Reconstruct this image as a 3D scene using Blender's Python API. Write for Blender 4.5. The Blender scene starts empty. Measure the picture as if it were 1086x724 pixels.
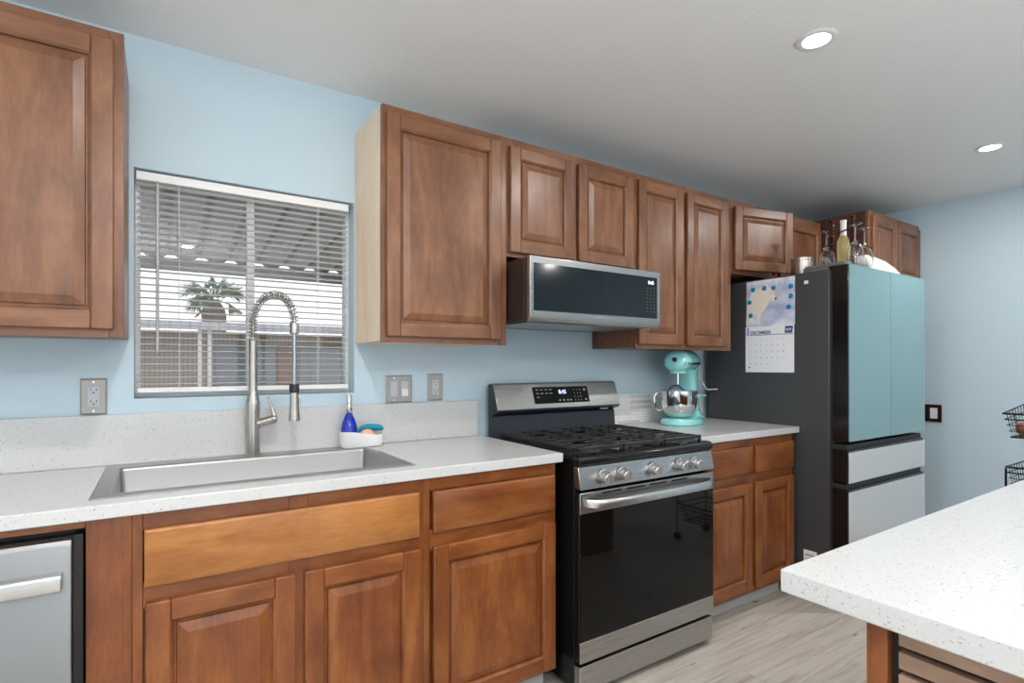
import bpy, bmesh, math, random
from mathutils import Vector, Matrix
random.seed(7)
PI = math.pi
scn = bpy.context.scene
COL = scn.collection

# ------------------------------------------------------------------ camera, world, lights, exposure
CAMH = 1.241
cam_d = bpy.data.cameras.new('camera')
cam = bpy.data.objects.new('camera', cam_d)
COL.objects.link(cam)
cam.location = (0, 0, CAMH)
cam.rotation_euler = (PI / 2, 0, -math.radians(33.2))
cam_d.sensor_width = 36
cam_d.lens = 570 / 1086 * 36
cam_d.shift_y = 26 / 1086
cam_d.clip_start = 0.05
scn.camera = cam
scn.view_settings.view_transform = 'Standard'
scn.view_settings.look = 'None'
scn.view_settings.gamma = 1
scn.view_settings.use_curve_mapping = False
scn.view_settings.exposure = 0.0

W = bpy.data.worlds.new('world')
scn.world = W
W.use_nodes = True
W.node_tree.nodes['Background'].inputs[0].default_value = (0.93, 0.96, 1, 1)
W.node_tree.nodes['Background'].inputs[1].default_value = 1.3


def area(name, loc, rot, sx, sy, power, col=(1, 1, 1)):
    d = bpy.data.lights.new(name, 'AREA')
    d.shape = 'RECTANGLE'
    d.size, d.size_y, d.energy, d.color = sx, sy, power, col
    o = bpy.data.objects.new(name, d)
    COL.objects.link(o)
    o.location, o.rotation_euler = loc, rot
    return o


# daylight entering through the big windows behind and beside the camera
area('daylight_front', (0.9, -3.02, 1.3), (PI / 2, 0, 0), 4.0, 1.9, 13, (1, 0.98, 0.96))
area('daylight_side', (-2.62, -0.6, 1.3), (PI / 2, 0, -PI / 2), 2.6, 1.9, 7, (1, 0.98, 0.96))
# added fill lights, placed like flashes bounced behind the camera
area('bounce_fill', (-0.1, -1.15, 1.6), (PI, 0, 0), 0.6, 0.6, 80, (0.97, 0.985, 1.0))  # added fill aimed up, brightens the ceiling and softens the room
area('bounce_fill_low', (0.6, -1.9, 1.2), (-PI / 2, 0, 0), 0.6, 0.6, 92, (0.97, 0.985, 1.0))  # added frontal fill, aimed at the wall behind the camera
CAN_POWER = 10.5

# ------------------------------------------------------------------ materials


def new_mat(name):
    m = bpy.data.materials.new(name)
    m.use_nodes = True
    nt = m.node_tree
    return m, nt, nt.nodes['Principled BSDF']


def N(nt, t, **kw):
    n = nt.nodes.new(t)
    for k, v in kw.items():
        if k in n.inputs:
            n.inputs[k].default_value = v
        else:
            setattr(n, k, v)
    return n


def L(nt, a, b):
    nt.links.new(a, b)


def plain(name, col, rough=0.5, metal=0.0, coat=0.0, trans=0.0, ior=1.45, emit=None, es=0, bump=0, bscale=200, alpha=1):
    m, nt, p = new_mat(name)
    p.inputs['Base Color'].default_value = (*col, 1)
    p.inputs['Roughness'].default_value = rough
    p.inputs['Metallic'].default_value = metal
    p.inputs['Coat Weight'].default_value = coat
    p.inputs['Transmission Weight'].default_value = trans
    p.inputs['IOR'].default_value = ior
    if emit:
        p.inputs['Emission Color'].default_value = (*emit, 1)
        p.inputs['Emission Strength'].default_value = es
    if bump:
        tc = N(nt, 'ShaderNodeTexCoord')
        no = N(nt, 'ShaderNodeTexNoise', Scale=bscale, Detail=3)
        b = N(nt, 'ShaderNodeBump', Strength=bump, Distance=0.002)
        L(nt, tc.outputs['Object'], no.inputs['Vector'])
        L(nt, no.outputs['Fac'], b.inputs['Height'])
        L(nt, b.outputs['Normal'], p.inputs['Normal'])
    return m


def ramp(nt, stops):
    r = nt.nodes.new('ShaderNodeValToRGB')
    e = r.color_ramp.elements
    while len(e) < len(stops):
        e.new(0.5)
    for i, (pos, c) in enumerate(stops):
        e[i].position = pos
        e[i].color = (*c, 1)
    return r


def wood(name, dark, mid, light, axis='Z', rough=0.36, coat=0.1):
    """stained maple: grain along one axis"""
    m, nt, p = new_mat(name)
    tc = N(nt, 'ShaderNodeTexCoord')
    oi = N(nt, 'ShaderNodeObjectInfo')
    mp = N(nt, 'ShaderNodeMapping')
    s = {'Z': (9, 9, 1.6), 'X': (1.6, 9, 9), 'Y': (9, 1.6, 9)}[axis]
    mp.inputs['Scale'].default_value = s
    L(nt, tc.outputs['Object'], mp.inputs['Vector'])
    mul = N(nt, 'ShaderNodeMath', operation='MULTIPLY')
    mul.inputs[1].default_value = 37
    L(nt, oi.outputs['Random'], mul.inputs[0])
    n1 = N(nt, 'ShaderNodeTexNoise', noise_dimensions='4D')
    n1.inputs['Scale'].default_value = 1.3
    n1.inputs['Detail'].default_value = 5
    n1.inputs['Distortion'].default_value = 1.2
    L(nt, mp.outputs['Vector'], n1.inputs['Vector'])
    L(nt, mul.outputs[0], n1.inputs['W'])
    n2 = N(nt, 'ShaderNodeTexNoise', noise_dimensions='4D')
    n2.inputs['Scale'].default_value = 16
    n2.inputs['Detail'].default_value = 4
    L(nt, mp.outputs['Vector'], n2.inputs['Vector'])
    L(nt, mul.outputs[0], n2.inputs['W'])
    n3 = N(nt, 'ShaderNodeTexNoise', noise_dimensions='4D')   # soft blotches of stain
    n3.inputs['Scale'].default_value = 7
    n3.inputs['Detail'].default_value = 2
    L(nt, tc.outputs['Object'], n3.inputs['Vector'])
    L(nt, mul.outputs[0], n3.inputs['W'])
    a = N(nt, 'ShaderNodeMath', operation='MULTIPLY_ADD')
    L(nt, n2.outputs['Fac'], a.inputs[0])
    a.inputs[1].default_value = 0.35
    L(nt, n1.outputs['Fac'], a.inputs[2])
    b = N(nt, 'ShaderNodeMath', operation='MULTIPLY_ADD')
    L(nt, n3.outputs['Fac'], b.inputs[0])
    b.inputs[1].default_value = 0.5
    L(nt, a.outputs[0], b.inputs[2])
    r = ramp(nt, [(0.0, dark), (0.5, mid), (1.0, light)])
    sc = N(nt, 'ShaderNodeMapRange')
    sc.inputs['From Min'].default_value = 0.66
    sc.inputs['From Max'].default_value = 1.18
    L(nt, b.outputs[0], sc.inputs['Value'])
    L(nt, sc.outputs['Result'], r.inputs['Fac'])
    L(nt, r.outputs['Color'], p.inputs['Base Color'])
    p.inputs['Roughness'].default_value = rough
    p.inputs['Coat Weight'].default_value = coat
    p.inputs['Coat Roughness'].default_value = 0.25
    bp = N(nt, 'ShaderNodeBump', Strength=0.06, Distance=0.001)
    L(nt, n2.outputs['Fac'], bp.inputs['Height'])
    L(nt, bp.outputs['Normal'], p.inputs['Normal'])
    return m


def speckle(name, base, scale=190, amount=0.22, rough=0.22):
    m, nt, p = new_mat(name)
    tc = N(nt, 'ShaderNodeTexCoord')
    wn = N(nt, 'ShaderNodeTexNoise', Scale=90.0, Detail=2.0)
    add = N(nt, 'ShaderNodeMixRGB', blend_type='ADD')
    add.inputs[0].default_value = 0.012
    L(nt, tc.outputs['Object'], wn.inputs['Vector'])
    L(nt, tc.outputs['Object'], add.inputs[1])
    L(nt, wn.outputs['Color'], add.inputs[2])
    col = None
    prev = base
    for k, (sc, th, am, c) in enumerate([(scale, 0.30, amount, (0.42, 0.41, 0.40)), (scale * 0.62, 0.20, amount * 0.6, (0.24, 0.23, 0.22)),
                                         (scale * 1.7, 0.45, amount * 1.3, (0.56, 0.55, 0.54))]):
        v = N(nt, 'ShaderNodeTexVoronoi', Scale=float(sc))
        L(nt, add.outputs[0], v.inputs['Vector'])
        lt = N(nt, 'ShaderNodeMath', operation='LESS_THAN')
        lt.inputs[1].default_value = th
        L(nt, v.outputs['Distance'], lt.inputs[0])
        sep = N(nt, 'ShaderNodeSeparateColor')
        L(nt, v.outputs['Color'], sep.inputs[0])
        l2 = N(nt, 'ShaderNodeMath', operation='LESS_THAN')
        l2.inputs[1].default_value = am
        L(nt, sep.outputs[0], l2.inputs[0])
        mu = N(nt, 'ShaderNodeMath', operation='MULTIPLY')
        L(nt, lt.outputs[0], mu.inputs[0])
        L(nt, l2.outputs[0], mu.inputs[1])
        mx = N(nt, 'ShaderNodeMixRGB')
        L(nt, mu.outputs[0], mx.inputs[0])
        if col is None:
            mx.inputs[1].default_value = (*base, 1)
        else:
            L(nt, col, mx.inputs[1])
        mx.inputs[2].default_value = (*c, 1)
        col = mx.outputs[0]
    L(nt, col, p.inputs['Base Color'])
    p.inputs['Roughness'].default_value = rough
    return m


def steel(name, col=(0.46, 0.455, 0.45), rough=0.28, axis='X', aniso=0.5):
    """brushed stainless"""
    m, nt, p = new_mat(name)
    tc = N(nt, 'ShaderNodeTexCoord')
    mp = N(nt, 'ShaderNodeMapping')
    mp.inputs['Scale'].default_value = {'X': (3, 500, 500), 'Z': (500, 500, 3), 'Y': (500, 3, 500)}[axis]
    no = N(nt, 'ShaderNodeTexNoise', Scale=1.0, Detail=2.0)
    L(nt, tc.outputs['Object'], mp.inputs['Vector'])
    L(nt, mp.outputs['Vector'], no.inputs['Vector'])
    mr = N(nt, 'ShaderNodeMapRange')
    mr.inputs['To Min'].default_value = rough - 0.06
    mr.inputs['To Max'].default_value = rough + 0.08
    L(nt, no.outputs['Fac'], mr.inputs['Value'])
    L(nt, mr.outputs['Result'], p.inputs['Roughness'])
    b = N(nt, 'ShaderNodeBump', Strength=0.03, Distance=0.0005)
    L(nt, no.outputs['Fac'], b.inputs['Height'])
    L(nt, b.outputs['Normal'], p.inputs['Normal'])
    p.inputs['Base Color'].default_value = (*col, 1)
    p.inputs['Metallic'].default_value = 1
    return m


UD, UM, UL = (0.120, 0.047, 0.022), (0.200, 0.083, 0.039), (0.285, 0.130, 0.064)
LD, LM, LL = (0.125, 0.031, 0.007), (0.215, 0.062, 0.013), (0.32, 0.115, 0.028)
FD, FM, FL = (0.24, 0.078, 0.018), (0.37, 0.140, 0.034), (0.50, 0.22, 0.065)
M = {
    'up': wood('maple_stain_upper', UD, UM, UL, 'Z'), 'up_h': wood('maple_stain_upper_rail', UD, UM, UL, 'X'),
    'lo': wood('maple_stain_lower', LD, LM, LL, 'Z'), 'lo_h': wood('maple_stain_lower_rail', LD, LM, LL, 'X'),
    'false': wood('maple_honey_front', FD, FM, FL, 'X'),
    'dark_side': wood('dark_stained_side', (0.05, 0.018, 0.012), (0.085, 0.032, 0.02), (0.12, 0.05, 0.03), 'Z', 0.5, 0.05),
    'raw': wood('unfinished_birch', (0.78, 0.60, 0.43), (0.84, 0.67, 0.50), (0.88, 0.74, 0.58), 'Z', 0.6, 0.0),
    'quartz': speckle('white_speckled_quartz', (0.605, 0.61, 0.61), 210, 0.22),
    'steel': steel('brushed_steel'), 'steel_z': steel('brushed_steel_vertical', (0.27, 0.27, 0.27), 0.36, 'Z'),
    'steel_lt': steel('light_brushed_steel', (0.60, 0.60, 0.60), 0.3),
    'nickel': steel('brushed_nickel', (0.50, 0.46, 0.42), 0.27, 'Z'),
    'sink': steel('sink_steel', (0.44, 0.435, 0.43), 0.40, 'X'),
    'plate': plain('plate_steel', (0.40, 0.385, 0.36), 0.5, 0.5),
    'chrome': plain('chrome', (0.75, 0.75, 0.75), 0.08, 1),
    'black': plain('black_enamel', (0.007, 0.007, 0.008), 0.2),
    'black_m': plain('matt_black', (0.02, 0.02, 0.02), 0.55),
    'cast': plain('cast_iron', (0.022, 0.022, 0.024), 0.36, bump=0.2, bscale=400),
    'bglass': plain('black_glass', (0.004, 0.004, 0.004), 0.04, ior=1.35),
    'mglass': plain('smoked_glass', (0.008, 0.013, 0.016), 0.10, ior=1.4),
    'blue_black': plain('blue_black_enamel', (0.03, 0.036, 0.045), 0.25),
    'brown_black': plain('brown_black_case', (0.03, 0.018, 0.013), 0.4),
    'white': plain('white_plastic', (0.82, 0.82, 0.82), 0.4),
    'vinyl': plain('white_vinyl', (0.75, 0.76, 0.76), 0.4),
    'slat': plain('blind_slat_white', (0.88, 0.88, 0.87), 0.45),
    'cord': plain('blind_cord', (0.75, 0.74, 0.72), 0.8),
    'wand': plain('clear_grey_wand', (0.45, 0.46, 0.47), 0.2),
    'greyplastic': plain('grey_receptacle', (0.52, 0.55, 0.60), 0.4),
    'hole': plain('slot_black', (0.01, 0.01, 0.01), 0.8),
    'toe': plain('pale_toe_kick', (0.50, 0.50, 0.49), 0.6),
    'fridge': plain('slate_fridge_side', (0.075, 0.077, 0.082), 0.42, 0.35),
    'teal': plain('teal_glass', (0.18, 0.335, 0.365), 0.06, coat=0.6),
    'whiteglass': plain('white_glass', (0.56, 0.58, 0.60), 0.10, coat=0.6),
    'gloss_black': plain('gloss_black_trim', (0.008, 0.007, 0.007), 0.15),
    'mint': plain('mint_enamel', (0.30, 0.74, 0.73), 0.15, coat=0.8),
    'paper': plain('paper', (0.80, 0.82, 0.86), 0.55),
    'navy': plain('navy_ink', (0.03, 0.06, 0.22), 0.6),
    'ink': plain('grey_ink', (0.22, 0.24, 0.32), 0.7),
    'magnet': plain('teal_magnet', (0.0, 0.24, 0.42), 0.2, coat=0.5),
    'glassy': plain('clear_glass', (0.97, 0.98, 0.98), 0.02, trans=1, ior=1.45),
    'soap': plain('blue_soap', (0.0, 0.02, 0.42), 0.12, coat=0.6),
    'scrub': plain('teal_scrubber', (0.0, 0.25, 0.36), 0.6),
    'sponge': plain('peach_sponge', (0.85, 0.50, 0.33), 0.8, bump=0.5, bscale=600),
    'wine': plain('golden_wine', (0.85, 0.72, 0.35), 0.08, trans=0.6, ior=1.35),
    'foil': plain('white_foil', (0.85, 0.85, 0.85), 0.35),
    'bronze': plain('dark_bronze_iron', (0.09, 0.035, 0.025), 0.3, 0.7),
    'lamp': plain('lamp_lens', (1, 1, 1), 0.4, emit=(1, 0.93, 0.84), es=9),
    'led': plain('lit_digits', (0.3, 0.4, 0.9), 0.4, emit=(0.55, 0.65, 1.0), es=1.6),
    'led_w': plain('lit_digits_white', (0.8, 0.9, 0.9), 0.4, emit=(0.85, 0.95, 1.0), es=1.0),
    'mark': plain('pale_print', (0.35, 0.36, 0.38), 0.5),
    'onion': plain('brown_onion_skin', (0.28, 0.09, 0.04), 0.4),
    'flour': plain('pale_dough', (0.78, 0.66, 0.55), 0.7),
    'sticker': plain('white_sticker', (0.8, 0.8, 0.78), 0.5),
}


def thin_glass():
    m, nt, p = new_mat('window_pane_glass')
    tr = N(nt, 'ShaderNodeBsdfTransparent')
    gl = N(nt, 'ShaderNodeBsdfGlossy')
    gl.inputs['Roughness'].default_value = 0.02
    fr = N(nt, 'ShaderNodeFresnel')
    mx = N(nt, 'ShaderNodeMixShader')
    L(nt, fr.outputs[0], mx.inputs[0])
    L(nt, tr.outputs[0], mx.inputs[1])
    L(nt, gl.outputs[0], mx.inputs[2])
    L(nt, mx.outputs[0], nt.nodes['Material Output'].inputs['Surface'])
    return m


M['pane'] = thin_glass()


def paint(name, col, bump=0.25, scale=120):
    m, nt, p = new_mat(name)
    tc = N(nt, 'ShaderNodeTexCoord')
    n = N(nt, 'ShaderNodeTexNoise', Scale=float(scale), Detail=4.0)
    L(nt, tc.outputs['Object'], n.inputs['Vector'])
    b = N(nt, 'ShaderNodeBump', Strength=bump, Distance=0.003)
    L(nt, n.outputs['Fac'], b.inputs['Height'])
    L(nt, b.outputs['Normal'], p.inputs['Normal'])
    p.inputs['Base Color'].default_value = (*col, 1)
    p.inputs['Roughness'].default_value = 0.6
    return m


M['blue'] = paint('blue_wall_paint', (0.525, 0.655, 0.735), 0.3, 110)
M['ceil'] = paint('ceiling_paint', (0.82, 0.83, 0.83), 0.5, 70)


def planks():
    m, nt, p = new_mat('pale_oak_planks')
    tc = N(nt, 'ShaderNodeTexCoord')
    br = N(nt, 'ShaderNodeTexBrick', offset=0.37)
    br.inputs['Color1'].default_value = (0.0, 0.0, 0.0, 1)
    br.inputs['Color2'].default_value = (1, 1, 1, 1)
    br.inputs['Mortar'].default_value = (0.5, 0.5, 0.5, 1)
    br.inputs['Scale'].default_value = 1
    br.inputs['Mortar Size'].default_value = 0.0012
    br.inputs['Brick Width'].default_value = 1.22
    br.inputs['Row Height'].default_value = 0.19
    L(nt, tc.outputs['Object'], br.inputs['Vector'])
    mp = N(nt, 'ShaderNodeMapping')
    mp.inputs['Scale'].default_value = (1.3, 20, 1)
    L(nt, tc.outputs['Object'], mp.inputs['Vector'])
    cmb = N(nt, 'ShaderNodeMixRGB', blend_type='ADD')
    cmb.inputs[0].default_value = 1
    sc = N(nt, 'ShaderNodeVectorMath', operation='SCALE')
    sc.inputs['Scale'].default_value = 9
    L(nt, br.outputs['Color'], sc.inputs[0])
    L(nt, mp.outputs['Vector'], cmb.inputs[1])
    L(nt, sc.outputs[0], cmb.inputs[2])
    n1 = N(nt, 'ShaderNodeTexNoise', Scale=2.2, Detail=8.0, Distortion=0.4)
    L(nt, cmb.outputs[0], n1.inputs['Vector'])
    r = ramp(nt, [(0.25, (0.36, 0.31, 0.26)), (0.42, (0.52, 0.47, 0.41)), (0.58, (0.60, 0.55, 0.49)), (0.8, (0.66, 0.61, 0.55))])
    L(nt, n1.outputs['Fac'], r.inputs['Fac'])
    mp2 = N(nt, 'ShaderNodeMapping')
    mp2.inputs['Scale'].default_value = (0.9, 2.8, 1)
    L(nt, tc.outputs['Object'], mp2.inputs['Vector'])
    v = N(nt, 'ShaderNodeTexVoronoi', voronoi_dimensions='2D', Scale=2.6)
    L(nt, mp2.outputs['Vector'], v.inputs['Vector'])
    n2 = N(nt, 'ShaderNodeTexNoise', Scale=30.0, Detail=3.0)
    L(nt, tc.outputs['Object'], n2.inputs['Vector'])
    ad = N(nt, 'ShaderNodeMath', operation='MULTIPLY_ADD')
    L(nt, n2.outputs['Fac'], ad.inputs[0])
    ad.inputs[1].default_value = 0.12
    L(nt, v.outputs['Distance'], ad.inputs[2])
    kr = ramp(nt, [(0.11, (0.22, 0.18, 0.15)), (0.18, (1, 1, 1))])
    sp_ = N(nt, 'ShaderNodeSeparateColor')
    L(nt, v.outputs['Color'], sp_.inputs[0])
    ma = N(nt, 'ShaderNodeMath', operation='MULTIPLY_ADD')      # cells with a high value keep their knot hidden
    L(nt, sp_.outputs[0], ma.inputs[0])
    ma.inputs[1].default_value = 0.16
    L(nt, ad.outputs[0], ma.inputs[2])
    L(nt, ma.outputs[0], kr.inputs['Fac'])
    mx = N(nt, 'ShaderNodeMixRGB', blend_type='MULTIPLY')
    mx.inputs[0].default_value = 0.85
    L(nt, r.outputs['Color'], mx.inputs[1])
    L(nt, kr.outputs['Color'], mx.inputs[2])
    m2 = N(nt, 'ShaderNodeMixRGB')
    L(nt, br.outputs['Fac'], m2.inputs[0])
    L(nt, mx.outputs[0], m2.inputs[1])
    m2.inputs[2].default_value = (0.38, 0.34, 0.30, 1)
    L(nt, m2.outputs[0], p.inputs['Base Color'])
    p.inputs['Roughness'].default_value = 0.45
    return m


M['floor'] = planks()


def mosaic():
    m, nt, p = new_mat('linear_mosaic_tile')
    tc = N(nt, 'ShaderNodeTexCoord')
    mp = N(nt, 'ShaderNodeMapping')
    mp.inputs['Rotation'].default_value = (PI / 2, 0, 0)
    L(nt, tc.outputs['Object'], mp.inputs['Vector'])
    br = N(nt, 'ShaderNodeTexBrick', offset=0.43)
    br.inputs['Scale'].default_value = 1
    br.inputs['Brick Width'].default_value = 0.17
    br.inputs['Row Height'].default_value = 0.016
    br.inputs['Mortar Size'].default_value = 0.0012
    br.inputs['Color1'].default_value = (0.30, 0.29, 0.30, 1)
    br.inputs['Color2'].default_value = (0.88, 0.86, 0.84, 1)
    br.inputs['Bias'].default_value = 0.45
    br.inputs['Mortar'].default_value = (0.62, 0.62, 0.6, 1)
    L(nt, mp.outputs['Vector'], br.inputs['Vector'])
    L(nt, br.outputs['Color'], p.inputs['Base Color'])
    p.inputs['Roughness'].default_value = 0.2
    return m


M['mosaic'] = mosaic()


def striped(name, base, dark, scale, axis, rough=0.8):
    """boards or corrugation toned by a wave"""
    m, nt, p = new_mat(name)
    tc = N(nt, 'ShaderNodeTexCoord')
    w = N(nt, 'ShaderNodeTexWave', Scale=float(scale), Distortion=0.3)
    w.bands_direction = axis
    L(nt, tc.outputs['Object'], w.inputs['Vector'])
    n = N(nt, 'ShaderNodeTexNoise', Scale=3.0, Detail=5.0)
    L(nt, tc.outputs['Object'], n.inputs['Vector'])
    r = ramp(nt, [(0.0, dark), (0.25, base)])
    L(nt, w.outputs['Fac'], r.inputs['Fac'])
    mx = N(nt, 'ShaderNodeMixRGB', blend_type='MULTIPLY')
    mx.inputs[0].default_value = 0.35
    L(nt, r.outputs['Color'], mx.inputs[1])
    L(nt, n.outputs['Color'], mx.inputs[2])
    L(nt, mx.outputs[0], p.inputs['Base Color'])
    p.inputs['Roughness'].default_value = rough
    return m


def slatwood():
    return wood('pale_walnut_slat', (0.20, 0.12, 0.08), (0.30, 0.19, 0.13), (0.42, 0.28, 0.20), 'Y', 0.5, 0.05)


M['slatwood'] = slatwood()

# ------------------------------------------------------------------ mesh helpers


class MB:
    def __init__(s):
        s.v, s.f, s.m = [], [], []

    def add(s, vs, fs, mi=0):
        o = len(s.v)
        s.v += [tuple(v) for v in vs]
        s.f += [tuple(i + o for i in f) for f in fs]
        s.m += [mi] * len(fs)
        return s

    def box(s, x0, x1, y0, y1, z0, z1, mi=0):
        if x0 > x1: x0, x1 = x1, x0
        if y0 > y1: y0, y1 = y1, y0
        if z0 > z1: z0, z1 = z1, z0
        vs = [(x0, y0, z0), (x1, y0, z0), (x1, y1, z0), (x0, y1, z0), (x0, y0, z1), (x1, y0, z1), (x1, y1, z1), (x0, y1, z1)]
        return s.add(vs, [(0, 3, 2, 1), (4, 5, 6, 7), (0, 1, 5, 4), (1, 2, 6, 5), (2, 3, 7, 6), (3, 0, 4, 7)], mi)

    def prism(s, prof, a0, a1, axis='x', mi=0):
        """closed profile swept along an axis; profile is (y,z) for x, (x,z) for y, (x,y) for z"""
        n = len(prof)
        def P(a, p):
            return {'x': (a, p[0], p[1]), 'y': (p[0], a, p[1]), 'z': (p[0], p[1], a)}[axis]
        vs = [P(a0, p) for p in prof] + [P(a1, p) for p in prof]
        fs = [(i, (i + 1) % n, (i + 1) % n + n, i + n) for i in range(n)] + [tuple(range(n))[::-1], tuple(range(n, 2 * n))]
        return s.add(vs, fs, mi)

    def lathe(s, prof, c=(0, 0, 0), n=24, axis='z', mi=0, caps=True):
        """prof: (radius, along)"""
        vs, fs = [], []
        for r, h in prof:
            for k in range(n):
                a = 2 * PI * k / n
                p = (r * math.cos(a), r * math.sin(a), h)
                if axis == 'y': p = (p[0], h, p[1])
                if axis == 'x': p = (h, p[0], p[1])
                vs.append((p[0] + c[0], p[1] + c[1], p[2] + c[2]))
        for i in range(len(prof) - 1):
            for k in range(n):
                fs.append((i * n + k, i * n + (k + 1) % n, (i + 1) * n + (k + 1) % n, (i + 1) * n + k))
        if caps:
            fs.append(tuple(range(n))[::-1])
            fs.append(tuple(range((len(prof) - 1) * n, len(prof) * n)))
        return s.add(vs, fs, mi)

    def tube(s, pts, r, n=8, closed=False, mi=0):
        pts = [Vector(p) for p in pts]
        R = r if isinstance(r, (list, tuple)) else [r] * len(pts)
        m = len(pts)
        tang = []
        for i in range(m):
            a = pts[(i - 1) % m] if (closed or i > 0) else pts[i]
            b = pts[(i + 1) % m] if (closed or i < m - 1) else pts[i]
            t = (b - a)
            tang.append(t.normalized() if t.length > 1e-9 else Vector((0, 0, 1)))
        up = Vector((0, 0, 1)) if abs(tang[0].z) < 0.9 else Vector((1, 0, 0))
        nrm = (up - tang[0] * up.dot(tang[0])).normalized()
        vs = []
        for i in range(m):
            nrm = (nrm - tang[i] * nrm.dot(tang[i]))
            nrm = nrm.normalized() if nrm.length > 1e-6 else Vector((1, 0, 0))
            bn = tang[i].cross(nrm)
            for k in range(n):
                a = 2 * PI * k / n
                vs.append(pts[i] + (nrm * math.cos(a) + bn * math.sin(a)) * R[i])
        fs = []
        for i in range(m if closed else m - 1):
            j = (i + 1) % m
            for k in range(n):
                fs.append((i * n + k, i * n + (k + 1) % n, j * n + (k + 1) % n, j * n + k))
        if not closed:
            fs.append(tuple(range(n))[::-1])
            fs.append(tuple(range((m - 1) * n, m * n)))
        return s.add(vs, fs, mi)

    def frame(s, xs, ys, z0, z1, mi=0, axis='z', bottom=True):
        """rectangle with a rectangular hole, extruded"""
        def P(a, b, c):
            return {'z': (a, b, c), 'y': (a, c, b), 'x': (c, a, b)}[axis]
        vs = []
        for z in (z0, z1):
            for y in ys:
                for x in xs:
                    vs.append(P(x, y, z))
        fs = []
        for j in range(3):
            for i in range(3):
                if (i, j) == (1, 1): continue
                a = j * 4 + i
                fs.append((a, a + 1, a + 5, a + 4))
                fs.append((a + 16, a + 20, a + 21, a + 17))
        def wall(seq):
            for a, b in zip(seq, seq[1:]):
                fs.append((a, b, b + 16, a + 16))
        wall([0, 1, 2, 3, 7, 11, 15, 14, 13, 12, 8, 4, 0])
        wall([5, 9, 10, 6, 5])
        return s.add(vs, fs, mi)

    def sphere(s, c, r, n=16, sc=(1, 1, 1), mi=0):
        prof = [(max(1e-4, r * math.sin(PI * i / n)), -r * math.cos(PI * i / n)) for i in range(n + 1)]
        o = len(s.v)
        s.lathe(prof, (0, 0, 0), n * 2, mi=mi)
        for i in range(o, len(s.v)):
            v = s.v[i]
            s.v[i] = (v[0] * sc[0] + c[0], v[1] * sc[1] + c[1], v[2] * sc[2] + c[2])
        return s


ORG = {}


def thing(name, label, cat, loc=(0, 0, 0), group=None):
    o = bpy.data.objects.new(name, None)
    COL.objects.link(o)
    o.empty_display_size = 0.05
    o.location = loc
    o['label'] = label
    o['category'] = cat
    if group: o['group'] = group
    ORG[o.name] = Vector(loc)
    return o


def tag(o, label, cat, group=None):
    o['label'] = label
    o['category'] = cat
    if group: o['group'] = group
    return o


def obj(name, mb, mats, parent=None, bevel=0, seg=2, smooth=True, origin=None, angle=35):
    """mesh given in world coordinates; its origin is the parent's (or `origin`)"""
    po = ORG[parent.name] if parent else Vector((0, 0, 0))
    og = Vector(origin) if origin is not None else po
    me = bpy.data.meshes.new(name)
    me.from_pydata([tuple(Vector(v) - og) for v in mb.v], [], mb.f)
    for m in (mats if isinstance(mats, (list, tuple)) else [mats]):
        me.materials.append(M[m] if isinstance(m, str) else m)
    me.polygons.foreach_set('material_index', mb.m)
    bm = bmesh.new()
    bm.from_mesh(me)
    bmesh.ops.recalc_face_normals(bm, faces=bm.faces)
    bm.to_mesh(me)
    bm.free()
    if smooth:
        me.polygons.foreach_set('use_smooth', [True] * len(me.polygons))
        me.set_sharp_from_angle(angle=math.radians(angle))
    me.update()
    o = bpy.data.objects.new(name, me)
    COL.objects.link(o)
    if parent:
        o.parent = parent
    o.location = og - po
    ORG[o.name] = og
    if bevel:
        b = o.modifiers.new('bevel', 'BEVEL')
        b.width, b.segments, b.limit_method, b.angle_limit = bevel, seg, 'ANGLE', math.radians(40)
    return o


def struct(name, mb, mats, parent=None, **kw):
    o = obj(name, mb, mats, parent, **kw)
    if not parent: o['kind'] = 'structure'
    return o


def text(name, body, size, origin, right, up, mat, parent, align='CENTER', depth=0.0003, bold=0.0):
    c = bpy.data.curves.new(name, 'FONT')
    c.body = body
    c.size = size
    c.align_x = align
    c.align_y = 'CENTER'
    c.extrude = depth
    c.offset = bold
    t = bpy.data.objects.new('tmp', c)
    COL.objects.link(t)
    dg = bpy.context.evaluated_depsgraph_get()
    me = bpy.data.meshes.new_from_object(t.evaluated_get(dg))
    bpy.data.objects.remove(t)
    me.name = name
    R, U = Vector(right).normalized(), Vector(up).normalized()
    Nn = R.cross(U)
    mat4 = Matrix((R, U, Nn)).transposed().to_4x4()
    po = ORG[parent.name]
    mat4.translation = Vector(origin) - po
    me.transform(mat4)
    me.materials.clear()
    me.materials.append(M[mat])
    o = bpy.data.objects.new(name, me)
    COL.objects.link(o)
    o.parent = parent
    ORG[o.name] = po
    return o


# ------------------------------------------------------------------ room shell
XL, XR, YF, YB, ZC = -2.6, 4.48, -3.0, 2.22, 2.36
WX0, WX1, WZ0, WZ1 = -0.075, 0.672, 1.130, 1.915
struct('floor', MB().box(XL - .1, XR + .1, YF - .1, YB + .1, -0.08, 0), 'floor')
struct('ceiling', MB().box(XL - .1, XR + .1, YF - .1, YB + .14, ZC, ZC + .1), 'ceil')
struct('wall_back', MB().frame([XL - .1, WX0, WX1, XR + .1], [0, WZ0, WZ1, ZC], YB, YB + .13, axis='y'), 'blue')
struct('wall_right', MB().box(XR, XR + .1, YF - .1, YB, 0, ZC), 'blue')
struct('wall_left', MB().frame([YF, -1.9, 0.7, YB], [0, 0.35, 2.25, ZC], XL - .1, XL, axis='x'), 'blue')
struct('wall_front', MB().frame([XL, -1.1, 2.9, XR], [0, 0.35, 2.25, ZC], YF - .1, YF, axis='y'), 'blue')
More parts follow.
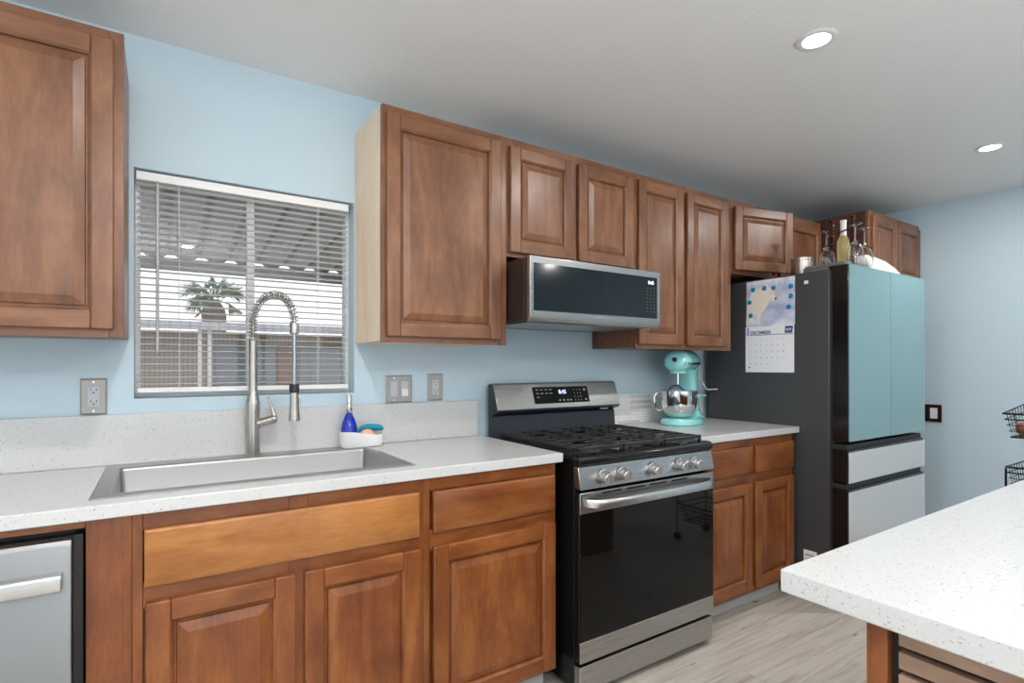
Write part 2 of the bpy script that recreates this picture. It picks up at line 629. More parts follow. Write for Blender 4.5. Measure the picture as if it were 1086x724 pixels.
struct('baseboard_right', MB().box(XR - .012, XR, YF, 1.56, 0, 0.09), 'vinyl', bevel=.003)

# sliding window with its glass
WF = MB().frame([WX0, WX0 + .016, WX1 - .016, WX1], [WZ0, WZ0 + .022, WZ1 - .016, WZ1], YB + .075, YB + .125, axis='y')
win = struct('window_1', WF, 'vinyl', bevel=.003)
obj('window_sash', MB().box(.280, .308, YB + .085, YB + .118, WZ0 + .023, WZ1 - .017), 'vinyl', win, bevel=.003)
obj('window_pane', MB().box(WX0 + .014, .281, YB + .10, YB + .104, WZ0 + .02, WZ1 - .014), 'pane', win)
obj('window_pane', MB().box(.307, WX1 - .014, YB + .10, YB + .104, WZ0 + .02, WZ1 - .014), 'pane', win)

# ------------------------------------------------------------------ outside
struct('ground', MB().box(-14, 16, 2.45, 45, -0.15, -0.05), plain('concrete_yard', (0.42, 0.40, 0.37), 0.9))
# corrugated patio cover
pc = thing('patio_cover', 'grey corrugated metal patio cover outside above the window', 'patio cover', (1.5, 4, 2.4))
prof = []
x = -3.6
top = []
while x < 8:
    top += [(x, 0), (x + .05, .04), (x + .11, .04), (x + .16, 0), (x + .24, 0)]
    x += .24
cs = MB()
vs = []
Z_H, Z_E, Y_H, Y_E = 2.52, 2.20, 2.40, 5.75
for y, z in ((Y_H, Z_H), (Y_E, Z_E)):
    for (a, b) in top: vs.append((a, y, z + b))
for y, z in ((Y_H, Z_H), (Y_E, Z_E)):
    for (a, b) in top: vs.append((a, y, z + b + .004))
n = len(top)
fs = []
for i in range(n - 1):
    fs += [(i, i + 1, n + i + 1, n + i), (2 * n + i, 3 * n + i, 3 * n + i + 1, 2 * n + i + 1),
           (n + i, n + i + 1, 3 * n + i + 1, 3 * n + i), (i, 2 * n + i, 2 * n + i + 1, i + 1)]
cs.add(vs, fs)
obj('corrugated_sheet', cs, striped('striped_metal', (0.62, 0.62, 0.64), (0.34, 0.34, 0.36), 1.3, 'X', 0.6), pc, smooth=False)  # darker bands repeat across the sheet
obj('edge_beam', MB().box(-3.6, 8, Y_E - .12, Y_E - .02, Z_E - .10, Z_E - .002), plain('beam_grey', (0.22, 0.22, 0.22), 0.7), pc)
for bx in (-2.9, 6.6):
    obj('post', MB().box(bx, bx + .09, Y_E - .115, Y_E - .025, -.05, Z_E - .1), 'vinyl', pc)
# neighbouring house
nh = thing('neighbour_house', 'low tan neighbouring house with a flat roof seen through the blinds', 'house', (2, 10, 0))
M['tan'] = striped('tan_board_wall', (0.50, 0.42, 0.35), (0.34, 0.27, 0.21), 5, 'X')
M['roofw'] = striped('white_roof_metal', (0.60, 0.62, 0.66), (0.45, 0.47, 0.52), 2.5, 'X', 0.5)
obj('wall', MB().box(-4, 10, 10, 14, -.05, 1.80), 'tan', nh)
obj('roof', MB().prism([(9.2, 1.78), (9.2, 1.90), (14.4, 2.25), (14.4, 2.10)], -4.6, 10.6), 'roofw', nh)
for a, b in ((.76, 1.20), (1.28, 1.66), (2.05, 2.95)):
    w = obj('window', MB().box(a, b, 9.95, 9.999, .4, 1.55), plain('dark_pane', (0.28, 0.31, 0.35), 0.3), nh)
obj('door', MB().box(1.70, 1.98, 9.95, 9.999, -.05, 1.6), plain('brown_door', (0.30, 0.16, 0.10), 0.5), nh)
for a in (.47, .60):
    obj('porch_post', MB().box(a, a + .05, 9.3, 9.35, -.05, 1.80), 'vinyl', nh)
# palm
pt = thing('palm_tree', 'green fan palm tree rising above the neighbouring roof', 'palm tree', (1.47, 20, 0))
obj('trunk', MB().lathe([(.45, -.05), (.38, 1.0), (.36, 2.2), (.36, 2.9), (.30, 3.15), (.12, 3.4)], (1.47, 20, 0), 14), plain('palm_bark', (0.16, 0.11, 0.08), 0.9, bump=0.8, bscale=12), pt)
fr = MB()
random.seed(3)
for k in range(46):
    az = random.uniform(0, 2 * PI)
    el = random.choice((-.35, 0.0, .3, .55, .8, 1.15)) + random.uniform(-.1, .1)
    ln = random.uniform(1.0, 1.4)
    c0 = Vector((1.47, 20, 3.45))
    d = Vector((math.cos(az) * math.cos(el), math.sin(az) * math.cos(el), math.sin(el) * .8))
    side = Vector((-math.sin(az), math.cos(az), 0))
    upv = d.cross(side)
    fr.tube([c0 + d * .1, c0 + d * ln * .55], .018, 4)
    for q in range(11):
        t = (q - 5) / 5
        tip = c0 + d * (ln * (1.0 - .25 * abs(t))) + side * t * .30 + Vector((0, 0, -.22 * abs(t) - .14))
        b = c0 + d * ln * .5
        w = side.cross(d).normalized() * .02
        s2 = (tip - b).cross(w).normalized() * .035
        mid = (b + tip) / 2
        fr.add([b - w * .3, mid + s2, tip, mid - s2], [(0, 1, 2, 3)])
obj('fronds', fr, plain('palm_green', (0.10, 0.17, 0.06), 0.7), pt, smooth=False)

# ------------------------------------------------------------------ blinds
bl = thing('window_blind', 'white horizontal slat blind hung inside the window above the sink', 'blind', (0.3, 2.25, WZ0))
BX0, BX1 = WX0 + .006, WX1 - .018
obj('headrail', MB().box(BX0, BX1, 2.236, 2.262, 1.880, 1.910), 'slat', bl, bevel=.002)
sl = MB()
zt, zb, ns = 1.868, 1.178, 31
for i in range(ns):
    z = zb + (zt - zb) * i / (ns - 1)
    pts = []
    for j in range(5):
        a = (j - 2) / 2
        pts.append((2.250 + a * .0125, z + (1 - a * a) * .0018 - a * .0012))
    prof = pts + [(p[0], p[1] + .0006) for p in reversed(pts)]
    sl.prism(prof, BX0 + .002, BX1 - .002)
obj('slats', sl, 'slat', bl)
obj('bottom_rail', MB().box(BX0 + .002, BX1 - .002, 2.238, 2.262, 1.148, 1.166), 'slat', bl, bevel=.003)
for cx in (.056, .533):
    c = MB()
    for yy in (2.2375, 2.2625):
        c.tube([(cx, yy, 1.16), (cx, yy, 1.885)], .0011, 5)
    obj('ladder_cord', c, 'cord', bl)
obj('tilt_wand', MB().tube([(-.008, 2.228, 1.868), (-.008, 2.228, 1.287)], .0048, 6), 'wand', bl)
obj('wand_hook', MB().tube([(-.008, 2.240, 1.885), (-.008, 2.230, 1.880), (-.008, 2.228, 1.866)], .002, 6), 'wand', bl)

# ------------------------------------------------------------------ cabinet doors and fronts


def door(parent, x0, x1, z0, z1, yf, up=True, s=.058, t=.019, name='door', rot=None, label=None, slant=.028):
    """raised-panel door; front face at y=yf facing -y. Origin at the lower left corner."""
    v, h = ('up', 'up_h') if up else ('lo', 'lo_h')
    d = MB()
    e = .007
    d.box(x0, x0 + s - e, yf, yf + t, z0, z1, 0)
    d.box(x1 - s + e, x1, yf, yf + t, z0, z1, 0)
    d.box(x0 + s - e + .0004, x1 - s + e - .0004, yf + .0003, yf + t, z1 - s + e, z1, 1)
    d.box(x0 + s - e + .0004, x1 - s + e - .0004, yf + .0003, yf + t, z0, z0 + s - e, 1)
    o = obj(name, d, [v, h], parent, bevel=.0035, seg=2, origin=(x0, yf, z0))
    if label: o['label'] = label
    # panel rings: (inset, depth)
    rings = [(s - e - .001, .0015), (s - .002, .007), (s, .0155), (s + .0045, .0155), (s + .0065, .0105), (s + slant, .0035), (s + slant + .003, .0025)]
    p = MB()
    vs, fs = [], []
    for (i, dp) in rings:
        vs += [(x0 + i, yf + dp, z0 + i), (x1 - i, yf + dp, z0 + i), (x1 - i, yf + dp, z1 - i), (x0 + i, yf + dp, z1 - i)]
    for r in range(len(rings) - 1):
        for k in range(4):
            fs.append((r * 4 + k, r * 4 + (k + 1) % 4, r * 4 + 4 + (k + 1) % 4, r * 4 + 4 + k))
    q = (len(rings) - 1) * 4
    fs.append((q, q + 1, q + 2, q + 3))
    bk = len(vs)
    i = s - e - .001
    vs += [(x0 + i, yf + t - .001, z0 + i), (x1 - i, yf + t - .001, z0 + i), (x1 - i, yf + t - .001, z1 - i), (x0 + i, yf + t - .001, z1 - i)]
    fs.append((bk, bk + 3, bk + 2, bk + 1))
    for k in range(4):
        fs.append((k, bk + k, bk + (k + 1) % 4, (k + 1) % 4))
    p.add(vs, fs)
    pp = obj('door_panel', p, v, o, smooth=False)
    if rot is not None:
        o.rotation_euler = (0, 0, rot)
    return o


def slab(parent, x0, x1, z0, z1, yf, mat='lo_h', name='drawer', t=.019, label=None):
    d = MB()
    e = .006
    vs = []
    for (i, y) in ((0, yf + t), (0, yf + .004), (e, yf)):
        vs += [(x0 + i, y, z0 + i), (x1 - i, y, z0 + i), (x1 - i, y, z1 - i), (x0 + i, y, z1 - i)]
    fs = [(0, 3, 2, 1), (8, 9, 10, 11)]
    for r in range(2):
        for k in range(4):
            fs.append((r * 4 + k, r * 4 + (k + 1) % 4, r * 4 + 4 + (k + 1) % 4, r * 4 + 4 + k))
    d.add(vs, fs)
    o = obj(name, d, mat, parent, bevel=.0012)
    if label: o['label'] = label
    return o


def carcass(parent, x0, x1, yf, yb, z0, z1, up=True, side=None, bottom=None):
    """box body behind the face frame plus the frame's stiles and rails"""
    v, h = ('up', 'up_h') if up else ('lo', 'lo_h')
    b = MB().box(x0 + .0015, x1 - .0015, yf + .019, yb, z0 + .006, z1 - .001, 0)
    obj('cabinet_box', b, side or v, parent)


def face_frame(parent, x0, x1, yf, z0, z1, stiles, rails, up=True):
    """stiles: [(a,b)], rails: [(a,b,z0,z1)]"""
    v, h = ('up', 'up_h') if up else ('lo', 'lo_h')
    m = MB()
    for a, b in stiles:
        m.box(a, b, yf, yf + .0185, z0, z1, 0)
    for a, b, c, d in rails:
        m.box(a + .0003, b - .0003, yf + .0003, yf + .0185, c, d, 1)
    obj('face_frame', m, [v, h], parent, bevel=.0012)


# --- uppers
YU = 1.895        # face frame plane
YD = YU - .020    # door front plane
YBK = YB - .003
UZ0, UZ1 = 1.328, 2.198


def upper(label, x0, x1, z0, z1, doors, side=None, yf=YU, dz=(.022, .032), group=None, mids=()):
    t = thing('wall_cabinet', label, 'cabinet', ((x0 + x1) / 2, YBK, z0), group)
    carcass(t, x0, x1, yf, YBK, z0, z1, True, side)
    st = [(x0, x0 + .034), (x1 - .034, x1)] + list(mids)
    face_frame(t, x0, x1, yf, z0, z1, st, [(x0 + .034, x1 - .034, z1 - .05, z1), (x0 + .034, x1 - .034, z0, z0 + .04)], True)
    for (a, b) in doors:
        door(t, a, b, z0 + dz[0], z1 - dz[1], yf - .020, True)
    return t


upper('brown raised-panel wall cabinet at the left edge, left of the window', -.630, -.087, 1.322, 2.190, [(-.605, -.110)])
t = upper('tall brown wall cabinet with a pale unfinished side, right of the window', .674, 1.212, UZ0, UZ1, [(.688, 1.176)], side='raw')
upper('short two-door brown wall cabinet directly above the microwave', 1.2125, 1.9735, 1.700, UZ1,
      [(1.222, 1.566), (1.594, 1.942)], mids=[(1.566, 1.594)], dz=(.018, .035))
t = upper('tall two-door brown wall cabinet between the microwave and the refrigerator', 1.974, 2.740, UZ0, UZ1,
          [(1.980, 2.312), (2.344, 2.690)], mids=[(2.312, 2.344)])
# the low cabinet over the refrigerator, first door ajar
t = thing('wall_cabinet', 'short brown wall cabinet over the refrigerator with one door ajar', 'cabinet', (3.2, YBK, 1.775))
carcass(t, 2.741, 3.7235, YU, YBK, 1.775, 2.200)
face_frame(t, 2.741, 3.7235, YU, 1.775, 2.2, [(2.741, 2.775), (3.190, 3.235), (3.69, 3.7235)],
           [(2.775, 3.19, 2.15, 2.2), (3.235, 3.69, 2.15, 2.2), (2.775, 3.19, 1.775, 1.80), (3.235, 3.69, 1.775, 1.80)])
door(t, 2.752, 3.190, 1.794, 2.158, YD - .006, True, rot=-math.radians(12.5), label='short door standing ajar')
door(t, 3.215, 3.705, 1.794, 2.158, YD, True)
# deep cabinet in the corner
YP = 1.600
t = thing('wall_cabinet', 'deep dark brown two-door wall cabinet in the far right corner', 'cabinet', (4.1, YBK, 1.80))
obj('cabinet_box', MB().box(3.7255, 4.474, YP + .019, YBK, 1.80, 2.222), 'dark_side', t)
face_frame(t, 3.7255, 4.474, YP, 1.80, 2.222, [(3.7255, 3.765), (4.435, 4.474), (4.085, 4.115)],
           [(3.765, 4.085, 2.18, 2.222), (4.115, 4.435, 2.18, 2.222), (3.765, 4.085, 1.80, 1.83), (4.115, 4.435, 1.80, 1.83)])
door(t, 3.752, 4.092, 1.815, 2.192, YP - .02, True)
door(t, 4.108, 4.448, 1.815, 2.192, YP - .02, True)

# --- base cabinets
YBF = 1.610
YBD = YBF - .019
BT = .8785     # top of boxes


def base(label, x0, x1, stiles, parts, z0=.098, mid_rail=True):
    t = thing('base_cabinet', label, 'cabinet', ((x0 + x1) / 2, YBK, 0))
    obj('cabinet_box', MB().box(x0 + .0015, x1 - .0015, YBF + .019, YBK - .05, z0, BT - .21 if 'sink' in label else BT - .002), 'lo', t)
    rails = []
    ed = sorted([(x0, x0 + .022)] + list(stiles) + [(x1 - .018, x1)])
    for (a, b), (c, d) in zip(ed, ed[1:]):
        rails += [(b, c, .835, BT), (b, c, .64, .705), (b, c, z0, .135)]
    face_frame(t, x0, x1, YBF, z0, BT, ed, rails, False)
    obj('toe_kick', MB().box(x0 + .001, x1 - .001, YBF + .075, YBF + .09, 0, z0 - .001), 'toe', t)
    for p in parts:
        if p[0] == 'door':
            door(t, p[1], p[2], p[3], p[4], YBD, False, s=.060)
        else:
            slab(t, p[1], p[2], p[3], p[4], YBD, p[5], name=p[0])
    return t


base('sink base cabinet with a long honey-toned drawer front below the sink', -.058, .7105, [(.304, .355)],
     [('false_drawer_front', -.033, .692, .696, .838, 'false'), ('door', -.031, .318, .118, .657), ('door', .343, .692, .118, .657)])
base('single-door brown base cabinet left of the range with one drawer', .7110, 1.2490, [],
     [('drawer', .741, 1.238, .700, .834, 'lo_h'), ('door', .741, 1.238, .112, .655)])
base('two-door two-drawer brown base cabinet between the range and the refrigerator', 2.080, 2.873, [(2.478, 2.522)],
     [('drawer', 2.108, 2.484, .700, .838, 'lo_h'), ('drawer', 2.516, 2.862, .700, .838, 'lo_h'),
      ('door', 2.108, 2.484, .122, .655), ('door', 2.516, 2.862, .122, .655)])
f = MB().box(-.147, -.0582, YBF, YBF + .019, .098, BT).box(-.147, -.128, YBF + .0195, YBK - .05, .098, BT)
f.box(-.0765, -.0588, YBF - .0015, YBF - .0002, .098, BT)
tag(obj('cabinet_end_panel', f, 'lo', origin=(-.1, YBF, 0), bevel=.001), 'narrow brown filler panel between the dishwasher and the sink cabinet', 'cabinet panel')

tag(obj('filler_rail', MB().box(-.76, -.1475, YBF, YBF + .019, .860, BT), 'lo_h', origin=(-.4, YBF, .86), bevel=.001), 'brown wood rail under the countertop directly above the dishwasher', 'cabinet rail')

# --- worktops
CT0, CT1 = .880, .914
YC = 1.585
SX0, SX1, SY0, SY1 = -.146, .705, 1.655, 2.192     # sink rim
IX0, IX1, IY0, IY1 = -.108, .682, 1.700, 2.120     # basin
wt = MB().frame([-1.6, SX0 + .012, SX1 - .012, 1.268], [YC, SY0 + .012, SY1 - .012, YBK], CT0, CT1)
tag(obj('countertop', wt, 'quartz', bevel=.003, origin=(.3, 1.9, CT0)), 'long white speckled quartz countertop holding the sink', 'countertop')
tag(obj('backsplash', MB().box(-1.6, 1.250, 2.2005, YBK, CT1 + .0005, 1.080), 'quartz', bevel=.002, origin=(0, 2.2, CT1)),
    'white speckled quartz backsplash strip behind the sink', 'backsplash')
tag(obj('countertop', MB().box(2.077, 2.900, YC, YBK, CT0, CT1), 'quartz', bevel=.003, origin=(2.5, 1.9, CT0)),
    'short white countertop between the range and the refrigerator', 'countertop')
tag(obj('backsplash', MB().box(2.077, 2.900, 2.207, YBK, CT1 + .0005, 1.080), 'mosaic', origin=(2.5, 2.2, CT1)),
    'strip of white and grey linear mosaic tile behind the stand mixer', 'backsplash')

# --- sink
sk = thing('kitchen_sink', 'stainless steel single basin sink set in the white countertop', 'sink', (.28, 1.92, CT1))
rim = MB().frame([SX0, IX0, IX1, SX1], [SY0, IY0, IY1, SY1], CT1 + .0004, CT1 + .0028)
obj('rim', rim, 'sink', sk, bevel=.0008)


def rrect(x0, x1, y0, y1, r, k=5):
    pts = []
    for cx, cy, a0 in ((x1 - r, y1 - r, 0), (x0 + r, y1 - r, PI / 2), (x0 + r, y0 + r, PI), (x1 - r, y0 + r, 1.5 * PI)):
        for i in range(k + 1):
            a = a0 + PI / 2 * i / k
            pts.append((cx + r * math.cos(a), cy + r * math.sin(a)))
    return pts


b = MB()
lv = [(.0, .914 + .0015, .012), (.002, .905, .012), (.006, .735, .012), (.018, .716, .02), (.04, .712, .03)]
rings = []
for ins, z, r in lv:
    rings.append([(p[0], p[1], z) for p in rrect(IX0 + ins, IX1 - ins, IY0 + ins, IY1 - ins, r)])
nr = len(rings[0])
fs = []
for i in range(len(rings) - 1):
    for k in range(nr):
        fs.append((i * nr + k, i * nr + (k + 1) % nr, (i + 1) * nr + (k + 1) % nr, (i + 1) * nr + k))
fs.append(tuple(range((len(rings) - 1) * nr, len(rings) * nr)))
b.add([p for r in rings for p in r], fs)
bo = obj('basin', b, 'sink', sk)
so = bo.modifiers.new('solid', 'SOLIDIFY')
so.thickness, so.offset = .0015, 1
obj('drain', MB().lathe([(.045, .7125), (.045, .7145), (.036, .7145), (.03, .7130), (.008, .7130), (.006, .716), (.0005, .716)], (.287, 1.91, 0), 28), 'chrome', sk)

# --- faucet
fx, fy = .282, 2.150
fa = thing('kitchen_faucet', 'tall brushed nickel spring-neck faucet behind the sink', 'faucet', (fx, fy, CT1 + .003))
zb = CT1 + .003
obj('body', MB().lathe([(.0285, zb), (.0285, zb + .004), (.0235, zb + .008), (.0225, 1.02), (.0235, 1.075), (.0245, 1.100), (.0235, 1.112),
                        (.017, 1.140), (.0145, 1.165), (.0142, 1.328), (.0142, 1.334), (.009, 1.3345)], (fx, fy, 0), 28), 'nickel', fa)
hx, hy = .391, 1.984
D2 = Vector((hx - fx, hy - fy, 0))
Rr = D2.length / 2
ax = D2.normalized()
zc = 1.398
path = []
for i in range(12):
    path.append(Vector((fx, fy, 1.336 + (zc - 1.336) * i / 12)))
for i in range(41):
    a = PI * i / 40
    path.append(Vector((fx, fy, zc)) + ax * (Rr - Rr * math.cos(a)) + Vector((0, 0, Rr * .98 * math.sin(a))))
c0 = path[-1]
path.append(c0 + Vector((0, 0, -.012)))
obj('inner_hose', MB().tube(path, .0062, 10), plain('grey_hose', (0.30, 0.31, 0.33), 0.35, 0.6), fa)
# spring
lens = [0]
for a, b2 in zip(path, path[1:]): lens.append(lens[-1] + (b2 - a).length)
tot = lens[-1]
turns, per = 30, 12
sp = []
bnv = ax.cross(Vector((0, 0, 1))).normalized()
for i in range(turns * per + 1):
    s_ = tot * i / (turns * per)
    j = max(k for k in range(len(lens)) if lens[k] <= s_ + 1e-9)
    j = min(j, len(path) - 2)
    u = (s_ - lens[j]) / max(1e-9, lens[j + 1] - lens[j])
    p = path[j].lerp(path[j + 1], u)
    tg = (path[j + 1] - path[j]).normalized()
    n1 = bnv.cross(tg).normalized()
    a = 2 * PI * i / per
    sp.append(p + (n1 * math.cos(a) + bnv * math.sin(a)) * .0125)
obj('spring', MB().tube(sp, .0021, 6), 'nickel', fa)
obj('spring_collar', MB().lathe([(.0135, c0.z - .045), (.0150, c0.z - .043), (.0150, c0.z - .012), (.0135, c0.z - .008), (.008, c0.z - .006)], (hx, hy, 0), 20), 'nickel', fa)
obj('hose', MB().tube([(hx, hy, c0.z - .04), (hx + .001, hy, 1.26), (hx, hy, 1.172)], .0072, 12), plain('steel_hose', (0.40, 0.43, 0.47), 0.3, 0.9), fa)
sh = obj('spray_head', MB().lathe([(.0135, 1.176), (.0145, 1.172), (.0148, 1.150), (.0150, 1.120), (.0175, 1.075), (.0195, 1.056), (.0190, 1.050), (.015, 1.050)], (hx, hy, 0), 24), 'nickel', fa)
obj('grip_ring', MB().lathe([(.0158, 1.148), (.0162, 1.150), (.0162, 1.176), (.0150, 1.178)], (hx, hy, 0), 24), 'black_m', sh)
obj('spray_button', MB().box(hx + .0135, hx + .020, hy - .005, hy + .005, 1.090, 1.128), 'nickel', sh, bevel=.002)
# lever
lv_ = MB().tube([(fx + .012, fy - .004, 1.030), (fx + .045, fy - .012, 1.040), (fx + .066, fy - .016, 1.046)], [.0165, .0150, .0165], 16)
lv_.sphere((fx + .068, fy - .016, 1.046), .0165, 10, (.75, 1, 1))
hd = obj('handle', lv_, 'nickel', fa)
obj('lever', MB().tube([(fx + .072, fy - .017, 1.050), (fx + .062, fy - .014, 1.085), (fx + .048, fy - .010, 1.128)], [.0095, .0055, .0042], 12), 'nickel', hd)

# --- soap caddy, bottle, sponge, scrubber
cz = CT1 + .0032
cx0, cx1, cy0, cy1 = .596, .772, 2.123, 2.196


def stadium(x0, x1, y0, y1, k=10):
    r = (y1 - y0) / 2
    pts = []
    for i in range(k + 1):
        a = -PI / 2 + PI * i / k
        pts.append((x1 - r + r * math.cos(a), y0 + r + r * math.sin(a)))
    for i in range(k + 1):
        a = PI / 2 + PI * i / k
        pts.append((x0 + r + r * math.cos(a), y0 + r + r * math.sin(a)))
    return pts


cd = MB()
outer, inner = stadium(cx0, cx1, cy0, cy1), stadium(cx0 + .004, cx1 - .004, cy0 + .004, cy1 - .004)
bot = stadium(cx0 + .006, cx1 - .006, cy0 + .006, cy1 - .006)
n = len(outer)


def ctop(x): return cz + (.062 if x < .676 else .062 - .016 * min(1, (x - .676) / .05))


vs = [(p[0], p[1], cz) for p in bot] + [(p[0], p[1], cz + .012) for p in outer] + [(p[0], p[1], ctop(p[0])) for p in outer] \
    + [(p[0], p[1], ctop(p[0])) for p in inner] + [(p[0], p[1], cz + .006) for p in inner]
fs = [tuple(range(n))[::-1]]
for r in range(4):
    for k in range(n):
        fs.append((r * n + k, r * n + (k + 1) % n, (r + 1) * n + (k + 1) % n, (r + 1) * n + k))
fs.append(tuple(range(4 * n, 5 * n)))
cd.add(vs, fs)
tag(obj('soap_caddy', cd, 'white', origin=(.68, 2.16, cz)), 'white oval soap caddy standing behind the right end of the sink', 'caddy')
sb = thing('soap_bottle', 'blue soap bottle with a silver pump standing in the white caddy', 'soap dispenser', (.633, 2.159, cz + .0065))
z0 = cz + .0065
obj('bottle', MB().lathe([(.026, z0), (.031, z0 + .003), (.0315, z0 + .045), (.0315, z0 + .068), (.029, z0 + .085), (.021, z0 + .108), (.0125, z0 + .126), (.0105, z0 + .133)], (.633, 2.159, 0), 28), 'soap', sb)
pm = obj('pump_collar', MB().lathe([(.0112, z0 + .130), (.0125, z0 + .134), (.0125, z0 + .150), (.010, z0 + .153), (.0095, z0 + .168), (.008, z0 + .170)], (.633, 2.159, 0), 20), 'chrome', sb)
obj('pump_head', MB().lathe([(.0085, z0 + .168), (.0112, z0 + .171), (.0112, z0 + .198), (.0095, z0 + .202), (.002, z0 + .2025)], (.633, 2.159, 0), 20).tube([(.633, 2.159, z0 + .193), (.633, 2.140, z0 + .195), (.633, 2.126, z0 + .190)], .004, 8), 'chrome', sb)
so_ = MB().sphere((.705, 2.157, cz + .037), .03, 14, (1.15, .62, 1.0))
tag(obj('sponge', so_, 'sponge', origin=(.705, 2.157, cz + .007)), 'round peach sponge in the white caddy', 'sponge')
sc_ = MB()
pts = [(.672, 2.180, cz + .052), (.690, 2.179, cz + .068), (.715, 2.177, cz + .073), (.745, 2.172, cz + .070), (.765, 2.166, cz + .068), (.776, 2.163, cz + .062)]
sc_.tube(pts, [.004, .010, .013, .013, .012, .006], 12)
tag(obj('scrubber', sc_, 'scrub', origin=(.73, 2.17, cz + .06)), 'dark teal dish scrubber lying across the white caddy', 'scrubber')

# ------------------------------------------------------------------ wall plates


def plate_back(name, label, x0, x1, z0, z1, kind):
    t = thing(name, label, 'outlet' if kind == 'outlet' else 'light switch', ((x0 + x1) / 2, YB, (z0 + z1) / 2))
    p = MB()
    vs = []
    for i, y in ((0, YB - .0005), (0, YB - .003), (.005, YB - .0065)):
        vs += [(x0 + i, y, z0 + i), (x1 - i, y, z0 + i), (x1 - i, y, z1 - i), (x0 + i, y, z1 - i)]
    fs = [(0, 3, 2, 1), (8, 9, 10, 11)]
    for r in range(2):
        for k in range(4):
            fs.append((r * 4 + k, r * 4 + (k + 1) % 4, r * 4 + 4 + (k + 1) % 4, r * 4 + 4 + k))
    p.add(vs, fs)
    obj('cover_plate', p, 'plate', t, smooth=False)
    cx, cz_ = (x0 + x1) / 2, (z0 + z1) / 2
    if kind == 'outlet':
        r = obj('receptacle', MB().box(cx - .0165, cx + .0165, YB - .0085, YB - .0062, cz_ - .033, cz_ + .033), 'greyplastic', t, bevel=.0015)
        for dz in (-.019, .019):
            obj('slot', MB().box(cx - .0085, cx - .0065, YB - .0089, YB - .0084, cz_ + dz, cz_ + dz + .008), 'hole', r)
            obj('slot', MB().box(cx + .0065, cx + .0085, YB - .0089, YB - .0084, cz_ + dz, cz_ + dz + .007), 'hole', r)
            obj('slot', MB().lathe([(.0026, YB - .0089), (.0026, YB - .0084)], (cx, 0, cz_ + dz - .006), 10, axis='y'), 'hole', r)
    else:
        for k, dx in enumerate((-.0245, .0245)):
            r = obj('rocker', MB().box(cx + dx - .016, cx + dx + .016, YB - .0085, YB - .0062, cz_ - .033, cz_ + .033), 'greyplastic', t, bevel=.0015)
            if k:
                obj('rocker_paddle', MB().prism([(YB - .0083, cz_ - .031), (YB - .012, cz_ - .031), (YB - .0083, cz_ + .002)], cx + dx - .0145, cx + dx + .0145), 'white', r)
    for dz in ((z1 - z0) / 2 - .012, -(z1 - z0) / 2 + .012):
        for dx in ((0,) if kind == 'outlet' else (-.0245, .0245)):
            obj('screw', MB().lathe([(.003, YB - .0078), (.0034, YB - .0064)], (cx + dx, 0, cz_ + dz), 10, axis='y'), 'chrome', t)


plate_back('wall_outlet', 'steel outlet plate under the left cabinet, left of the window', -.217, -.147, 1.0825, 1.2005, 'outlet')
plate_back('light_switch', 'steel double rocker switch plate right of the window', .807, .925, 1.0825, 1.2005, 'switch')
plate_back('wall_outlet', 'steel outlet plate beside the double switch, left of the range', .999, 1.074, 1.086, 1.206, 'outlet')
t = thing('light_switch', 'dark bronze switch plate on the right wall beside the refrigerator', 'light switch', (XR, 1.515, .915))
obj('cover_plate', MB().frame([1.468, 1.49, 1.535, 1.565], [.855, .878, .952, .975], XR - .008, XR - .0005, axis='x'), 'bronze', t, bevel=.001)
obj('rocker', MB().box(XR - .010, XR - .001, 1.4915, 1.5335, .8795, .9505), 'white', t, bevel=.001)

# ------------------------------------------------------------------ dishwasher
dw = thing('dishwasher', 'stainless steel dishwasher with a bar handle at the lower left corner', 'dishwasher', (-.45, 1.9, 0))
obj('tub', MB().box(-.745, -.150, 1.632, 2.15, .10, .856), 'black_m', dw)
obj('gasket', MB().box(-.168, -.1505, 1.590, 1.631, .12, .852).box(-.745, -.168, 1.5985, 1.6315, .12, .848), 'black', dw)
dd = obj('door', MB().prism([(1.5975, .11), (1.577, .11), (1.577, .832), (1.583, .843), (1.5975, .846)], -.745, -.1695), 'steel_z', dw, bevel=.002)
hb = MB().prism([(1.5765, .737), (1.548, .739), (1.545, .748), (1.548, .772), (1.553, .776), (1.5765, .776)], -.720, -.184)
obj('handle', hb, 'steel_lt', dd, bevel=.002)
obj('kick_plate', MB().box(-.745, -.1505, 1.66, 1.675, .0, .098), 'black_m', dw)

# ------------------------------------------------------------------ range
rx0, rx1 = 1.292, 2.068
rg = thing('gas_range', 'stainless steel gas range with a black oven door between the base cabinets', 'range', (1.68, 1.85, 0))
obj('body', MB().box(rx0 + .004, rx1 - .004, 1.556, 2.185, .03, .885), 'black', rg, bevel=.003)
ck = MB().prism([(1.556, .866), (1.530, .866), (1.519, .876), (1.519, .893), (1.530, .9035), (1.56, .905), (2.13, .905), (2.13, .8855), (1.556, .8855)], rx0, rx1)
obj('cooktop', ck, 'black', rg, bevel=.004, seg=3)
cp = MB().prism([(1.555, .783), (1.512, .783), (1.528, .865), (1.555, .865)], rx0, rx1)
pn = obj('control_panel', cp, 'steel', rg, bevel=.0025)
for kx in (1.406, 1.505, 1.679, 1.841, 1.936):
    # knob, axis normal to the tilted panel
    k = MB()
    y0, z0 = 1.5205, .8255
    k.lathe([(.027, 0), (.027, .004), (.0235, .006), (.0225, .020), (.0205, .024), (.0205, .036), (.018, .039), (.0005, .039)], (0, 0, 0), 24, axis='z')
    k.box(-.0045, .0045, -.019, .019, .0385, .042)
    rotm = Matrix.Rotation(PI / 2 + .19, 4, 'X')
    k.v = [tuple(rotm @ Vector(v) + Vector((kx, y0, z0))) for v in k.v]
    obj('knob', k, 'steel_lt', rg, angle=30)
